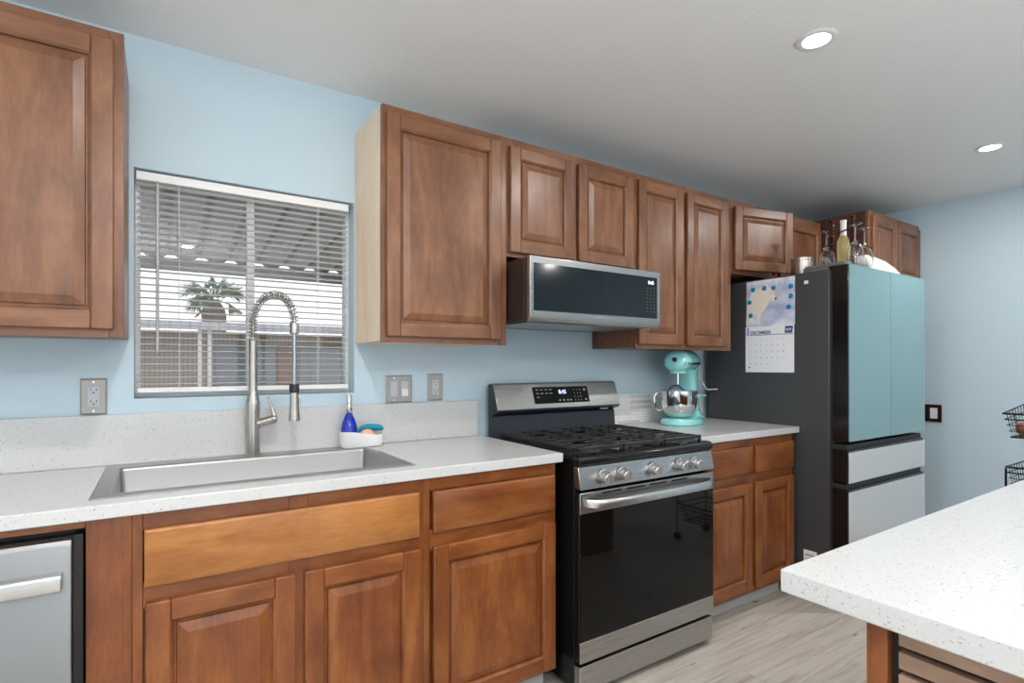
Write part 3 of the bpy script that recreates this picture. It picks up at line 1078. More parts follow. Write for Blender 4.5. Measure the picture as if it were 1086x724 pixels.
od = obj('oven_door', MB().box(rx0, rx1, 1.522, 1.5535, .142, .770), 'black', rg, bevel=.003)
tp = MB()
tp.box(rx0, rx1, 1.5165, 1.5215, .693, .770)
obj('door_top_trim', tp, 'steel', od, bevel=.002)
vn = MB()
for a in (1.40, 1.53, 1.66, 1.79):
    vn.box(a, a + .10, 1.5150, 1.5163, .758, .764)
obj('vent_slots', vn, 'hole', od)
obj('door_glass', MB().box(rx0 + .002, rx1 - .002, 1.5165, 1.5215, .2195, .6925), 'bglass', od)
ov = MB().frame([1.40, 1.43, 1.93, 1.96], [.29, .32, .60, .63], 1.5158, 1.5163, axis='y')
obj('door_bottom_trim', MB().box(rx0, rx1, 1.5155, 1.5215, .142, .219), 'steel', od, bevel=.002)
hd = MB()
# bowed flat bar handle
hp = []
nb = 24
vs, fs = [], []
for i in range(nb + 1):
    t_ = i / nb
    xx = rx0 + .022 + (rx1 - rx0 - .044) * t_
    bow = .052 * (1 - (2 * t_ - 1) ** 4) ** .5 if 0 < t_ < 1 else 0
    yy = 1.512 - bow
    zz = .733 + .0 * t_
    vs += [(xx, yy - .008, zz - .014), (xx, yy - .010, zz + .006), (xx, yy - .004, zz + .015), (xx, yy + .005, zz + .013), (xx, yy + .006, zz - .012)]
for i in range(nb):
    for k in range(5):
        fs.append((i * 5 + k, i * 5 + (k + 1) % 5, i * 5 + 5 + (k + 1) % 5, i * 5 + 5 + k))
fs += [(4, 3, 2, 1, 0), tuple(nb * 5 + k for k in range(5))]
hd.add(vs, fs)
obj('handle', hd, 'steel_lt', od, angle=50)
dr = obj('storage_drawer', MB().box(rx0 + .002, rx1 - .002, 1.520, 1.5535, .028, .126), 'steel', rg, bevel=.003)
for lx in (rx0 + .04, rx1 - .08):
    for ly in (1.58, 2.12):
        obj('foot', MB().lathe([(.018, 0), (.018, .03)], (lx, ly, 0), 14), 'black_m', rg)
# backguard
bgp = [(2.185, .886), (2.185, 1.155), (2.150, 1.158), (2.138, 1.150), (2.098, 1.036), (2.100, 1.028), (2.150, 1.008), (2.140, 1.004), (2.132, .906), (2.132, .886)]
bg = obj('backguard', MB().prism(bgp, rx0 + .004, rx1 - .004), 'blue_black', rg)
obj('backguard_face', MB().prism([(2.149, 1.1600), (2.137, 1.1525), (2.0965, 1.037), (2.099, 1.0355), (2.139, 1.1495), (2.150, 1.157)], rx0 + .003, rx1 - .003), 'steel', bg, bevel=.001)
Fz = Vector((0, 2.137 - 2.0965, 1.1525 - 1.037)).normalized()
Fn = Vector((1, 0, 0)).cross(Fz)       # facing the room


def facept(x, s, off=.0):
    p = Vector((x, 2.0965, 1.037)) + Fz * s + Fn * off
    return p


px0, px1 = 1.510, 1.858
dp = MB()
cor = [facept(px0, .022, .0004), facept(px1, .022, .0004), facept(px1, .106, .0004), facept(px0, .106, .0004)]
cor2 = [c + Fn * .0012 for c in cor]
dp.add(cor + cor2, [(0, 3, 2, 1), (4, 5, 6, 7), (0, 1, 5, 4), (1, 2, 6, 5), (2, 3, 7, 6), (3, 0, 4, 7)])
dsp = obj('display_panel', dp, 'bglass', rg)
text('clock_digits', '8:45', .028, facept(1.690, .078, .002), (1, 0, 0), Fz, 'led', dsp, bold=.0004)
mk = None


def dash(mb, x, s, w, h):
    mb = MB()
    c = [facept(x - w / 2, s - h / 2, .0018), facept(x + w / 2, s - h / 2, .0018), facept(x + w / 2, s + h / 2, .0018), facept(x - w / 2, s + h / 2, .0018)]
    mb.add(c, [(0, 1, 2, 3)])
    obj('key_mark', mb, 'mark', dsp)


for s_ in (.092, .073, .054):
    for xx in ((1.535, 1.562, 1.590, 1.617) if s_ > .06 else (1.535,)):
        dash(mk, xx, s_, .016, .004)
for s_ in (.088, .070, .052, .034):
    for xx in (1.765, 1.785, 1.805):
        dash(mk, xx, s_, .004, .006)
for xx in (1.665, 1.690, 1.715, 1.735, 1.835):
    dash(mk, xx, .036, .012, .007)
dash(mk, 1.835, .088, .014, .010)
obj('vent_clip', MB().box(1.935, 1.99, 2.108, 2.12, 1.015, 1.021), 'steel_lt', bg)
# burners and grates
for k, (bx, by, br_) in enumerate(((1.44, 1.68, .045), (1.44, 1.98, .038), (1.68, 1.83, .05), (1.92, 1.68, .05), (1.92, 1.98, .036))):
    bn = obj('burner', MB().lathe([(br_ + .012, .9052), (br_ + .010, .909), (br_, .910), (br_, .912)], (bx, by, 0), 24), 'steel', rg)
    obj('burner_cap', MB().lathe([(br_ - .002, .9122), (br_, .913), (br_ - .003, .9165), (.001, .9172)], (bx, by, 0), 24), 'cast', bn)
gw = (rx1 - rx0 - .05) / 3
for g in range(3):
    a = rx0 + .025 + gw * g + .0015
    b_ = a + gw - .003
    gm = MB()
    y0, y1 = 1.560, 2.108
    zt_, zb_ = .9300, .9185
    gm.box(a, b_, y0, y0 + .017, zb_ - .003, zt_ + .001)
    gm.box(a, b_, y1 - .013, y1, zb_, zt_)
    gm.box(a, a + .011, y0, y1, zb_, zt_)
    gm.box(b_ - .011, b_, y0, y1, zb_, zt_)
    mid = (a + b_) / 2
    for j in range(1, 8):
        yy = y0 + (y1 - y0) * j / 8
        if j in (2, 6) or g == 1 and j == 4:
            gm.box(a, mid - .03, yy - .0042, yy + .0042, zb_, zt_)
            gm.box(mid + .03, b_, yy - .0042, yy + .0042, zb_, zt_)
        else:
            gm.box(a, b_, yy - .0042, yy + .0042, zb_, zt_)
    gm.box(mid - .005, mid + .005, y0, y0 + .09, zb_, zt_)
    gm.box(mid - .005, mid + .005, y1 - .09, y1, zb_, zt_)
    gm.box(mid - .005, mid + .005, (y0 + y1) / 2 - .06, (y0 + y1) / 2 + .06, zb_, zt_)
    for cx_ in (a + .001, b_ - .013):
        for cy_ in (y0 + .002, y1 - .014, (y0 + y1) / 2):
            gm.box(cx_, cx_ + .012, cy_, cy_ + .012, .9052, zb_ + .002)
    obj('grate', gm, 'cast', rg, bevel=.0022, seg=1)

# ------------------------------------------------------------------ microwave
mw = thing('microwave', 'low-profile stainless steel microwave mounted under the short wall cabinet above the range', 'microwave', (1.59, 2.2, 1.42))
mx0, mx1, my = 1.220, 1.968, 1.735
obj('case', MB().box(mx0 + .002, mx1 - .002, 1.777, YBK - .002, 1.424, 1.678), 'brown_black', mw, bevel=.003)
obj('case_edge', MB().box(mx0 + .001, mx1 - .001, 1.757, 1.776, 1.424, 1.678), 'brown_black', mw, bevel=.002)
md = obj('door', MB().prism([(1.7565, 1.418), (1.745, 1.418), (1.735, 1.440), (1.735, 1.680), (1.7565, 1.680)], mx0, mx1), 'steel', mw, bevel=.002)
obj('door_window', MB().box(mx0 + .018, mx1 - .022, 1.7335, 1.7348, 1.462, 1.652), 'mglass', md)
text('clock_digits', '8:45', .022, (1.905, 1.7330, 1.626), (1, 0, 0), (0, 0, 1), 'led_w', md, bold=.0004)
for r in range(8):
    for c_ in (1.880, 1.903, 1.926):
        obj('key_mark', MB().box(c_ - .003, c_ + .003, 1.7328, 1.7334, 1.600 - r * .0155, 1.6013 - r * .0155), 'mark', md)
obj('badge', MB().box(1.56, 1.61, 1.7345, 1.7352, 1.449, 1.453), 'mark', md)
obj('vent_grille', MB().box(mx0 + .03, mx1 - .03, 1.79, 2.10, 1.418, 1.4235), 'steel', mw)

# ------------------------------------------------------------------ refrigerator
fX0, fX1 = 2.905, 3.812
fg = thing('refrigerator', 'four-door refrigerator with teal glass upper doors and pale lower drawers', 'refrigerator', (3.36, 1.75, 0))
obj('cabinet', MB().box(fX0, fX1, 1.432, 2.17, .03, 1.742), 'fridge', fg, bevel=.004)
fm = (fX0 + fX1) / 2
for a, b_, lab in ((fX0 + .001, fm - .002, 'left teal door'), (fm + .002, fX1 - .001, 'right teal door')):
    d_ = obj('door', MB().box(a, b_, 1.3405, 1.418, .858, 1.757), 'gloss_black', fg, bevel=.003)
    obj('glass_front', MB().box(a, b_, 1.332, 1.340, .858, 1.757), 'teal', d_, bevel=.0015)
for z0_, z1_ in ((.648, .803), (.055, .602)):
    d_ = obj('drawer', MB().box(fX0 + .001, fX1 - .001, 1.3405, 1.418, z0_, z1_ + .012), 'gloss_black', fg, bevel=.003)
    obj('glass_front', MB().box(fX0 + .001, fX1 - .001, 1.332, 1.340, z0_, z1_), 'whiteglass', d_, bevel=.0015)
    obj('pull_recess', MB().box(fX0 + .004, fX1 - .004, 1.352, 1.416, z1_ + .0125, z1_ + .036), 'black_m', d_)
obj('gasket', MB().box(fX0 + .006, fX1 - .006, 1.4185, 1.4315, .06, 1.735), 'black_m', fg)
hg = MB().box(fX0 + .004, fX0 + .10, 1.36, 1.56, 1.7575, 1.775)
hg.box(fX0 + .004, fX0 + .10, 1.44, 1.56, 1.7425, 1.7574)
obj('hinge_cover', hg, plain('grey_hinge', (0.12, 0.12, 0.12), 0.5), fg, bevel=.004)
for lx in (fX0 + .06, fX1 - .06):
    for ly in (1.5, 2.1):
        obj('foot', MB().lathe([(.02, 0), (.02, .03)], (lx, ly, 0), 12), 'black_m', fg)
tag(obj('sticker', MB().box(fX0 - .0012, fX0 - .0003, 1.540, 1.562, 1.682, 1.700), 'sticker', origin=(fX0, 1.55, 1.69)),
    'tiny white square sticker on the grey refrigerator side', 'sticker')
lb = obj('energy_label', MB().box(fX0 - .0012, fX0 - .0003, 1.495, 1.565, .16, .255), 'sticker', origin=(fX0, 1.53, .2))
tag(lb, 'small white label low on the grey refrigerator side', 'label')
ORG[lb.name] = Vector((fX0, 1.53, .2))
obj('label_print', MB().box(fX0 - .0016, fX0 - .0013, 1.505, 1.555, .225, .235).box(fX0 - .0016, fX0 - .0013, 1.505, 1.540, .205, .213), 'mark', lb)

# calendar on the refrigerator side (faces -x; right = -y)
cxp = fX0 - .0004
cl = thing('wall_calendar', 'december wall calendar with a photo of a white dog on the refrigerator side', 'calendar', (cxp, 1.755, 1.47))
ya, yb_ = 1.905, 1.612


def C(u, v, off):
    """u 0..1 across (left to right as seen), v 0..1 up; page x offset"""
    return (cxp - off, ya + (yb_ - ya) * u, 1.205 + (1.735 - 1.205) * v)


def flat(name, pts, mat, off, parent, th=.0003):
    m = MB()
    n_ = len(pts)
    a = [C(u, v, off) for u, v in pts]
    b2 = [C(u, v, off + th) for u, v in pts]
    m.add(a + b2, [tuple(range(n_))[::-1], tuple(range(n_, 2 * n_))] + [(i, (i + 1) % n_, (i + 1) % n_ + n_, i + n_) for i in range(n_)])
    return obj(name, m, mat, parent, smooth=False)


def snow():
    m, nt, p = new_mat('snow_photo')
    tc = N(nt, 'ShaderNodeTexCoord')
    mp = N(nt, 'ShaderNodeMapping')
    mp.inputs['Scale'].default_value = (1, 6, 11)
    no = N(nt, 'ShaderNodeTexNoise', Scale=1.2, Detail=3.0)
    L(nt, tc.outputs['Object'], mp.inputs['Vector'])
    L(nt, mp.outputs['Vector'], no.inputs['Vector'])
    r = ramp(nt, [(0.35, (0.36, 0.42, 0.60)), (0.5, (0.55, 0.60, 0.74)), (0.65, (0.80, 0.82, 0.86))])
    L(nt, no.outputs['Fac'], r.inputs['Fac'])
    L(nt, r.outputs['Color'], p.inputs['Base Color'])
    p.inputs['Roughness'].default_value = 0.35
    return m


pg = flat('photo_page', [(0.01, .5), (1, .5), (1, 1), (0.01, 1)], snow(), .0004, cl)
creme, greyd, dkd = plain('cream_fur', (0.80, 0.73, 0.65), 0.5), plain('grey_fur', (0.50, 0.53, 0.60), 0.5), plain('nose_black', (0.03, 0.03, 0.04), 0.5)
flat('distant_dog_print', [(.58, .72), (.60, .90), (.66, .93), (.69, .985), (.74, .92), (.745, .84), (.68, .78)], greyd, .0008, pg)
flat('white_dog_print', [(.0, .52), (.02, .74), (.12, .87), (.26, .92), (.36, .93), (.40, .915), (.43, .975), (.48, .92), (.53, .90), (.56, .86), (.64, .79),
                         (.60, .765), (.50, .775), (.46, .72), (.38, .66), (.32, .64), (.31, .51), (.24, .51), (.22, .62), (.10, .64), (.07, .52)], creme, .0012, pg)
flat('dog_nose_print', [(.605, .795), (.645, .80), (.64, .775), (.61, .772)], dkd, .0016, pg)
flat('dog_eye_print', [(.505, .845), (.535, .85), (.53, .835)], dkd, .0016, pg)
mp_ = flat('month_page', [(-.01, 0.0), (.985, 0.0), (.985, .5), (-.01, .5)], 'paper', .0006, cl)
flat('header_line', [(.07, .402), (.97, .402), (.97, .408), (.07, .408)], 'navy', .0010, mp_)
flat('year_box', [(.80, .415), (.95, .415), (.965, .487), (.815, .487)], 'navy', .0010, mp_)
flat('header_mark', [(.01, .405), (.07, .405), (.07, .49), (.02, .49)], plain('pale_blue_ink', (0.30, 0.42, 0.72), 0.6), .0010, mp_)
text('month_name', 'DECEMBER', .026, C(.31, .430, .0011), (0, -1, 0), (0, 0, 1), 'navy', mp_, bold=.0006)
text('year', '2025', .016, C(.88, .45, .0014), (0, -1, 0), (0, 0, 1), 'paper', mp_, bold=.0003)
days = ''
nm = bpy.data.curves
for day in range(1, 32):
    c_ = (day) % 7
    r_ = (day) // 7
    text('day_number', str(day), .011, C(.09 + c_ * .115, .36 - r_ * .067, .0010), (0, -1, 0), (0, 0, 1), 'ink', mp_)
flat('foot_dot', [(.055, .045), (.085, .045), (.085, .06), (.055, .06)], 'navy', .0010, mp_)

mg = None
for k, (u, v) in enumerate(((791, 312), (806, 308), (817, 307), (839, 305), (839, 315.5), (836, 327), (788, 327), (789, 341))):
    pass
mags = [(799, 307.5, 'upper left'), (811, 305.6, 'a'), (821, 305), (839, 303.2), (839.3, 313.5), (837, 325.2), (795.5, 320.8), (796.5, 334.8)]


def side_pt(u, v):
    f_, yaw = 570., math.radians(33.2)
    r = (u - 543) / f_
    dx, dy, dz = math.sin(yaw) + r * math.cos(yaw), math.cos(yaw) - r * math.sin(yaw), -(v - 388) / f_
    t_ = fX0 / dx
    return dy * t_, CAMH + dz * t_


maglab = ['teal round magnet at the top left corner of the calendar', 'teal round magnet on the calendar top edge, second from its left corner',
          'teal round magnet above the white dog on the calendar', 'teal round magnet at the top right corner of the calendar',
          'teal round magnet on the calendar, directly below its top right magnet', 'teal round magnet on the calendar, lowest on its right side',
          'teal round magnet on the calendar, upper of the two low ones on its left edge', 'teal round magnet on the calendar, lowest on its left edge']
for (mm, lab) in zip(mags, maglab):
    y_, z_ = side_pt(mm[0], mm[1])
    if k is None: pass
    tag(obj('magnet', MB().lathe([(.013, cxp - .0018), (.0135, cxp - .004), (.011, cxp - .008), (.006, cxp - .0095), (.0005, cxp - .0098)], (0, y_, z_), 16, axis='x'), 'magnet', origin=(cxp, y_, z_)),
        lab, 'magnet', 'magnets on the calendar')

# ------------------------------------------------------------------ things on the refrigerator
TZ = 1.7425
cn = thing('metal_canister', 'round shiny steel canister on the refrigerator by the open cabinet door', 'canister', (3.005, 1.625, TZ))
obj('can_body', MB().lathe([(.056, TZ), (.058, TZ + .004), (.058, TZ + .082), (.056, TZ + .084)], (3.005, 1.625, 0), 28), 'nickel', cn)
obj('lid', MB().lathe([(.0595, TZ + .0845), (.0595, TZ + .096), (.057, TZ + .099), (.0005, TZ + .100)], (3.005, 1.625, 0), 28), 'nickel', cn)

wr = thing('wine_rack', 'dark twisted iron stand holding wine glasses on top of the refrigerator', 'wine rack', (3.20, 1.50, TZ))
obj('base', MB().lathe([(.06, TZ), (.062, TZ + .004), (.055, TZ + .010), (.001, TZ + .011)], (3.20, 1.50, 0), 24), 'bronze', wr)


def twist(x, y, z0, z1, r=.010, amp=.0055, turns=8):
    m = MB()
    for ph in (0, PI):
        pts = [(x + amp * math.cos(ph + 2 * PI * turns * i / 90), y + amp * math.sin(ph + 2 * PI * turns * i / 90), z0 + (z1 - z0) * i / 90) for i in range(91)]
        m.tube(pts, r * .62, 6)
    return m


stA = (3.195, 1.56)
stB = (3.37, 1.53)
for (sx, sy), zt2 in ((stA, 2.065), (stB, 2.110)):
    m = twist(sx, sy, TZ + .0095, zt2)
    m.tube([(sx, sy, zt2 - .01), (sx - .016, sy, zt2 + .008), (sx - .026, sy, zt2 - .004)], .0055, 6)
    m.tube([(sx, sy, zt2 - .01), (sx + .016, sy, zt2 + .008), (sx + .026, sy, zt2 - .004)], .0055, 6)
    m.tube([(3.20, 1.50, TZ + .008), (sx, sy, TZ + .010)], .006, 6)
    obj('twisted_stem', m, 'bronze', wr)
gl = [((3.055, 1.520), 1.984, 'wine glass hanging upside down at the left side of the iron stand'),
      ((3.110, 1.400), 2.000, 'wine glass hanging upside down in front of the bottle on the iron stand'),
      ((3.222, 1.402), 1.994, 'wine glass hanging upside down at the right side of the iron stand')]
for (gx, gy), zz, lab in gl:
    sx, sy = stA if gx < 3.15 else stB
    m = MB()
    for s_ in (-1, 1):
        m.tube([(sx, sy, zz - .016), (gx + (sx - gx) * .25, gy + (sy - gy) * .25 + s_ * .011, zz - .0135), (gx + (gx - sx) * .12, gy + s_ * .011, zz - .0135)], .0030, 6)
    obj('glass_holder', m, 'bronze', wr)
    z_ = zz
    prof = [(.0340, z_), (.0345, z_ - .0012), (.020, z_ - .0035), (.0055, z_ - .008), (.0038, z_ - .030), (.0036, z_ - .075), (.006, z_ - .088), (.020, z_ - .102),
            (.034, z_ - .125), (.0405, z_ - .155), (.040, z_ - .180), (.0335, z_ - .2105)]
    inn = [(.0325, z_ - .2105), (.0388, z_ - .180), (.0393, z_ - .155), (.0328, z_ - .126), (.019, z_ - .105), (.0005, z_ - .097)]
    tag(obj('wine_glass', MB().lathe([(.0005, z_)] + prof + inn, (gx, gy, 0), 28, caps=False), 'glassy', origin=(gx, gy, z_ - .21)), lab, 'wine glass', 'glasses on the iron stand')
bt = thing('wine_bottle', 'clear bottle of golden wine with white foil in the iron stand', 'bottle', (3.195, 1.500, TZ + .0115))
bz = TZ + .0115
bx_, by_ = 3.195, 1.5
obj('bottle', MB().lathe([(.028, bz), (.031, bz + .004), (.031, bz + .165), (.028, bz + .190), (.016, bz + .215), (.0135, bz + .225)], (bx_, by_, 0), 28), 'wine', bt)
obj('foil_neck', MB().lathe([(.0165, bz + .214), (.0155, bz + .225), (.0150, bz + .288), (.0165, bz + .290), (.0165, bz + .300), (.001, bz + .301)], (bx_, by_, 0), 20), 'foil', bt)

# white soft box
wb = MB()
n1_, n2_ = 14, 6
random.seed(5)
ringz = [(0, 0.0, 0.0), (.060, .006, .006), (.085, .035, .02), (.118, .085, .05)]
rs = []
for (h, ix, iy) in ringz:
    a, b_, c_, d_ = 3.400 + ix * .6, 3.795 - ix * 1.0, 1.385 + iy, 1.56 - iy
    pts = rrect(a, b_, c_, d_, .02, 4)
    rs.append([(p[0] + random.uniform(-.002, .002), p[1], TZ + h * 1.32 * (1.0 - .2 * (p[0] - 3.4) / .4)) for p in pts])
nr = len(rs[0])
fs = [tuple(range(nr))[::-1]]
for i in range(len(rs) - 1):
    for k2 in range(nr):
        fs.append((i * nr + k2, i * nr + (k2 + 1) % nr, (i + 1) * nr + (k2 + 1) % nr, (i + 1) * nr + k2))
fs.append(tuple(range((len(rs) - 1) * nr, len(rs) * nr)))
wb.add([p for r in rs for p in r], fs)
# shift it behind the door tops, fully on the cabinet top
wb.v = [(v[0], v[1] + .055, v[2]) for v in wb.v]
tag(obj('white_box', wb, plain('off_white_plastic', (0.62, 0.61, 0.60), 0.6), origin=(3.55, 1.5, TZ)), 'low white box with sloping sides on top of the refrigerator', 'box')

# ------------------------------------------------------------------ stand mixer (built at the origin facing -x, then turned)
mxr = thing('stand_mixer', 'turquoise stand mixer with a steel bowl on the right countertop', 'stand mixer', (0, 0, 0))


def loop(cx, cy, lx, ly, k=28, p=2.6):
    out = []
    for i in range(k):
        a = 2 * PI * i / k
        c, s = math.cos(a), math.sin(a)
        out.append((cx + lx * math.copysign(abs(c) ** (2 / p), c), cy + ly * math.copysign(abs(s) ** (2 / p), s)))
    return out


def loft(rings):
    m = MB()
    n_ = len(rings[0])
    fs = [tuple(range(n_))[::-1]]
    for i in range(len(rings) - 1):
        for k in range(n_):
            fs.append((i * n_ + k, i * n_ + (k + 1) % n_, (i + 1) * n_ + (k + 1) % n_, (i + 1) * n_ + k))
    fs.append(tuple(range((len(rings) - 1) * n_, len(rings) * n_)))
    m.add([p for r in rings for p in r], fs)
    return m


# base foot: wide ring front, narrow at the back
base_r = []
for z, g in ((0, -.006), (.004, 0), (.022, 0), (.034, -.008), (.038, -.02)):
    ring = []
    for (x_, y_) in loop(.012, 0, .182 + g, .112 + g, 32, 2.4):
        ring.append((x_, y_ * (1 - .18 * max(0, x_) / .15), z))
    base_r.append(ring)
obj('base', loft(base_r), 'mint', mxr)
col = []
for z, cx_, lx, ly in ((.03, .095, .075, .095), (.05, .105, .058, .075), (.09, .108, .047, .058), (.16, .104, .045, .052), (.22, .095, .048, .052), (.27, .080, .060, .055), (.305, .06, .08, .060)):
    col.append([(a, b2, z) for a, b2 in loop(cx_, 0, lx, ly, 28, 3)])
obj('column', loft(col), 'mint', mxr)
# head: lofted along x
hr = []
for x_, r_, zc_ in ((-.162, .036, .347), (-.157, .054, .347), (-.146, .066, .348), (-.122, .074, .350), (-.08, .074, .352), (.0, .076, .352), (.08, .074, .352), (.125, .066, .350), (.150, .05, .348), (.158, .025, .346)):
    ring = []
    x_ = x_ * .86 if x_ < 0 else x_
    for i in range(28):
        a = 2 * PI * i / 28
        ring.append((x_, r_ * math.cos(a), zc_ + r_ * (.92 if math.sin(a) > 0 else .80) * math.sin(a)))
    hr.append(ring)
hd = obj('motor_head', loft(hr), 'mint', mxr)
bnd = []
for x_, r_, zc_ in ((-.1580, .0555, .346), (-.147, .0675, .348), (-.122, .0755, .350), (-.08, .0770, .350), (.0, .0775, .352), (.08, .0755, .352), (.125, .0672, .350)):
    bnd.append((x_, r_))
bm_ = MB()
for sgn in (-1, 1):
    pts = [(x_ * (.86 if x_ < 0 else 1), sgn * r_ * .985, .340) for x_, r_ in bnd]
    vs = [(p[0], p[1], p[2] - .006) for p in pts] + [(p[0], p[1], p[2] + .006) for p in pts]
    n_ = len(pts)
    bm_.add(vs, [(i, i + 1, n_ + i + 1, n_ + i) for i in range(n_ - 1)])
tb = obj('trim_band', bm_, 'chrome', hd)
so = tb.modifiers.new('solid', 'SOLIDIFY')
so.thickness, so.offset = .002, 0
obj('hub_cap', MB().lathe([(.013, -.136), (.013, -.145), (.001, -.146)], (0, 0, .362), 16, axis='x'), 'black_m', hd)
obj('attachment_neck', MB().lathe([(.042, .285), (.044, .292), (.044, .306)], (-.085, 0, 0), 24), 'mint', hd)
obj('beater_shaft', MB().lathe([(.007, .225), (.007, .286)], (-.085, 0, 0), 14), 'chrome', hd)
bwl = obj('mixing_bowl', MB().lathe([(.030, .040), (.050, .041), (.075, .055), (.092, .085), (.098, .125), (.099, .186), (.1015, .188), (.1015, .190),
                                    (.097, .189), (.096, .125), (.090, .087), (.073, .058), (.045, .045), (.0005, .044)], (-.070, 0, 0), 36, caps=False), 'chrome', mxr)
obj('dough', MB().lathe([(.074, .062), (.088, .088), (.092, .100), (.05, .108), (.001, .110)], (-.070, 0, 0), 30), 'flour', bwl)
bh = MB().tube([(-.100, .093, .172), (-.114, .112, .174), (-.120, .121, .15), (-.118, .119, .10), (-.110, .100, .078), (-.100, .084, .085)], .0065, 8)
obj('bowl_handle', bh, 'chrome', bwl)
obj('bowl_arm', MB().box(-.07, .08, .1025, .112, .150, .166).box(-.07, .08, -.112, -.1025, .150, .166).box(.062, .08, -.1026, .1026, .150, .166), 'mint', mxr, bevel=.004)
obj('whisk_arc', MB().tube([(-.115 + .0 * i, -.045 + .09 * i / 12, .19 + .03 * math.sin(PI * i / 12)) for i in range(13)], .0035, 6), plain('navy_wire', (0.01, 0.03, 0.08), 0.4), bwl)
obj('lift_lever', MB().tube([(.11, -.045, .255), (.125, -.068, .250), (.145, -.085, .205), (.155, -.095, .190), (.185, -.145, .192)], .0048, 8), 'chrome', mxr)
mxr.location = (2.490, 2.030, CT1 + .0005)
mxr.rotation_euler = (0, 0, math.radians(22))

# ------------------------------------------------------------------ peninsula
px0_, py1 = .838, .490
pt_ = MB().box(px0_, 2.62, -.62, py1, .877, .914)
tag(obj('countertop', pt_, 'quartz', bevel=.003, origin=(1.5, .0, .877)), 'white speckled island countertop in the lower right foreground', 'countertop')
isl = thing('island_cabinet', 'brown island cabinet with horizontal wood slats under the foreground countertop', 'cabinet', (1.6, -.1, 0))
obj('cabinet_box', MB().box(.878, 2.56, -.55, .365, .0, .8765), 'black_m', isl)
obj('corner_post', MB().box(.858, .8775, .345, .366, 0, .8765).box(.8585, 2.56, .3655, .3715, 0, .8765), 'lo', isl, bevel=.001)
sw = []
for i in range(27):
    z1_ = .8745 - i * .0315
    if z1_ - .023 < 0.01: break
    obj('wood_slat', MB().box(.861, .8775, -.55, .332, z1_ - .023, z1_), 'slatwood', isl, bevel=.0008)

# ------------------------------------------------------------------ rolling wire cart beyond the peninsula
ct = thing('wire_basket_cart', 'black wire basket cart standing beyond the island at the right edge', 'cart', (3.24, .66, 0))
cx0_, cx1_, cy0_, cy1_ = 3.06, 3.42, .46, .785
CW = 'black'


def wire_basket(z0, z1, rise=0, lean=.03):
    m = MB()
    def up(x): return z1 + rise * (x - cx0_) / (cx1_ - cx0_)
    bx0, bx1, by0, by1 = cx0_ + lean, cx1_ - .03, cy0_ + .03, cy1_ - .012

    def ring(a, b, c, d, f, r):
        zz = lambda x: z0 + (up(x) - z0) * f
        m.tube([(a, c, zz(a)), (b, c, zz(b)), (b, d, zz(b)), (a, d, zz(a))], r, 6, closed=True)
    ring(cx0_, cx1_, cy0_, cy1_, 1, .0042)
    for f, r in ((.75, .003), (.5, .0017), (.25, .0017), (0, .0035)):
        ring(bx0 + (cx0_ - bx0) * f, bx1 + (cx1_ - bx1) * f, by0 + (cy0_ - by0) * f, by1 + (cy1_ - by1) * f, f, r)
    for i in range(1, 9):
        t_ = i / 9
        xa, xb = cx0_ + (cx1_ - cx0_) * t_, bx0 + (bx1 - bx0) * t_
        m.tube([(xa, cy0_, up(xa)), (xb, by0, z0), (xb, by1, z0), (xa, cy1_, up(xa))], .0017, 5)
        ya_, yb2 = cy0_ + (cy1_ - cy0_) * t_, by0 + (by1 - by0) * t_
        m.tube([(cx0_, ya_, z1), (bx0, yb2, z0), (bx1, yb2, z0), (cx1_, ya_, up(cx1_))], .0017, 5)
    return m


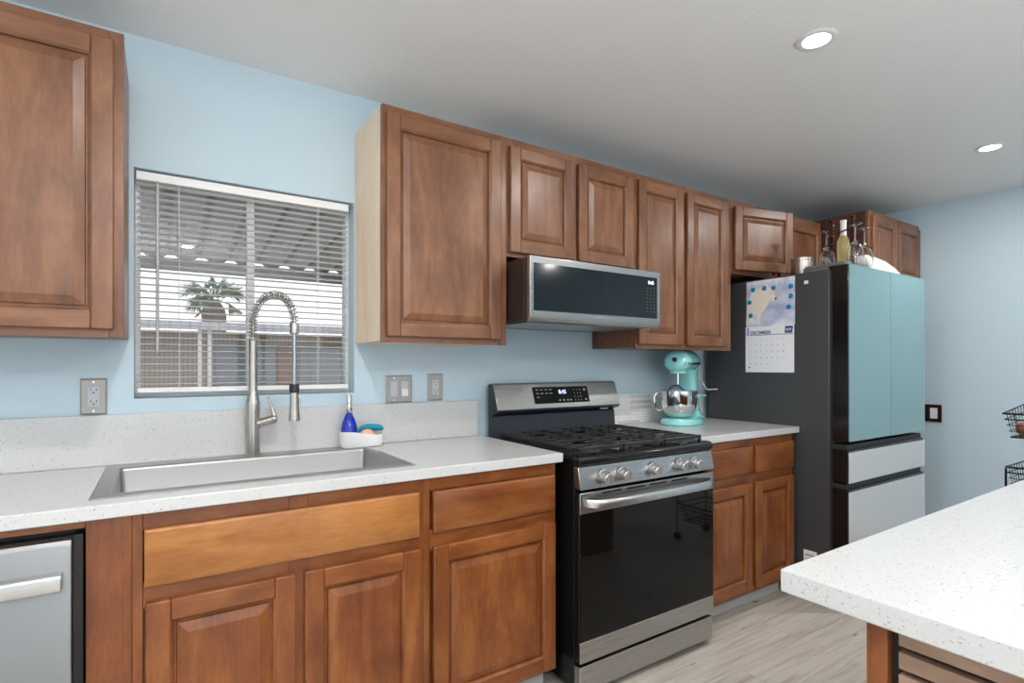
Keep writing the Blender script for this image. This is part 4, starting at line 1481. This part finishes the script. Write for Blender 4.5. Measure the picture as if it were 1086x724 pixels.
for z0, z1, rise, lean in ((.93, 1.035, .035, .055), (.70, .80, 0, .03), (.42, .54, 0, .03), (.14, .26, 0, .03)):
    cx0_ = 3.06 if z0 > .9 else 3.098
    obj('basket', wire_basket(z0, z1, rise, lean), CW, ct)
for cx_ in (cx0_, cx1_):
    for cy_ in (cy0_, cy1_):
        obj('post', MB().tube([(cx_, cy_, .055), (cx_, cy_, .795 if cx_ < 3.2 else 1.06)], .0045, 8), CW, ct)
        obj('caster', MB().lathe([(.026, -.01), (.028, 0), (.026, .01)], (cx_, cy_, .028), 16, axis='x'), CW, ct)
on = [(3.162, .735, 'brown onion at the left edge of the top wire basket'), (3.25, .69, 'brown onion in the middle of the top wire basket'),
      (3.17, .65, 'brown onion nearest the front of the top wire basket')]
for ox, oy, lab in on:
    m = MB().sphere((ox, oy, .966), .035, 12, (1, 1, .88))
    m.lathe([(.008, .994), (.003, 1.007), (.0005, 1.011)], (ox, oy, 0), 8)
    tag(obj('onion', m, 'onion', origin=(ox, oy, .94)), lab, 'onion', 'onions in the wire cart')

# ------------------------------------------------------------------ recessed ceiling lights


def downlight(x, y, label, group=None):
    t = thing('ceiling_light', label, 'ceiling light', (x, y, ZC), group)
    obj('trim_ring', MB().lathe([(.062, ZC - .0005), (.063, ZC - .004), (.056, ZC - .007), (.044, ZC - .006), (.043, ZC - .0005)], (x, y, 0), 36, caps=False), 'vinyl', t)
    obj('lens', MB().lathe([(.0428, ZC - .0008), (.0424, ZC - .003), (.001, ZC - .0035)], (x, y, 0), 32), 'lamp', t)
    d = bpy.data.lights.new('lamp_light', 'AREA')
    d.shape, d.size, d.energy, d.color = 'DISK', .085, CAN_POWER, (1, .96, .92)
    o = bpy.data.objects.new('lamp_light', d)
    COL.objects.link(o)
    o.parent = t
    o.location = (0, 0, -.012)
    return t


downlight(1.88, .97, 'round recessed ceiling light nearest the camera')
downlight(3.55, .96, 'round recessed ceiling light nearest the blue right wall')
for x_, y_ in ((.21, .97), (-1.46, .97)):  # row carried on out of view, added only for its light
    downlight(x_, y_, 'unseen recessed ceiling light, added over the floor in front of the sink wall', 'added ceiling lights before the sink')
for x_, y_ in ((.21, -1.2), (1.88, -1.2), (3.55, -1.2)):  # unseen row added behind the camera to light the room
    downlight(x_, y_, 'unseen recessed ceiling light added behind the camera', 'added ceiling lights at the back of the room')
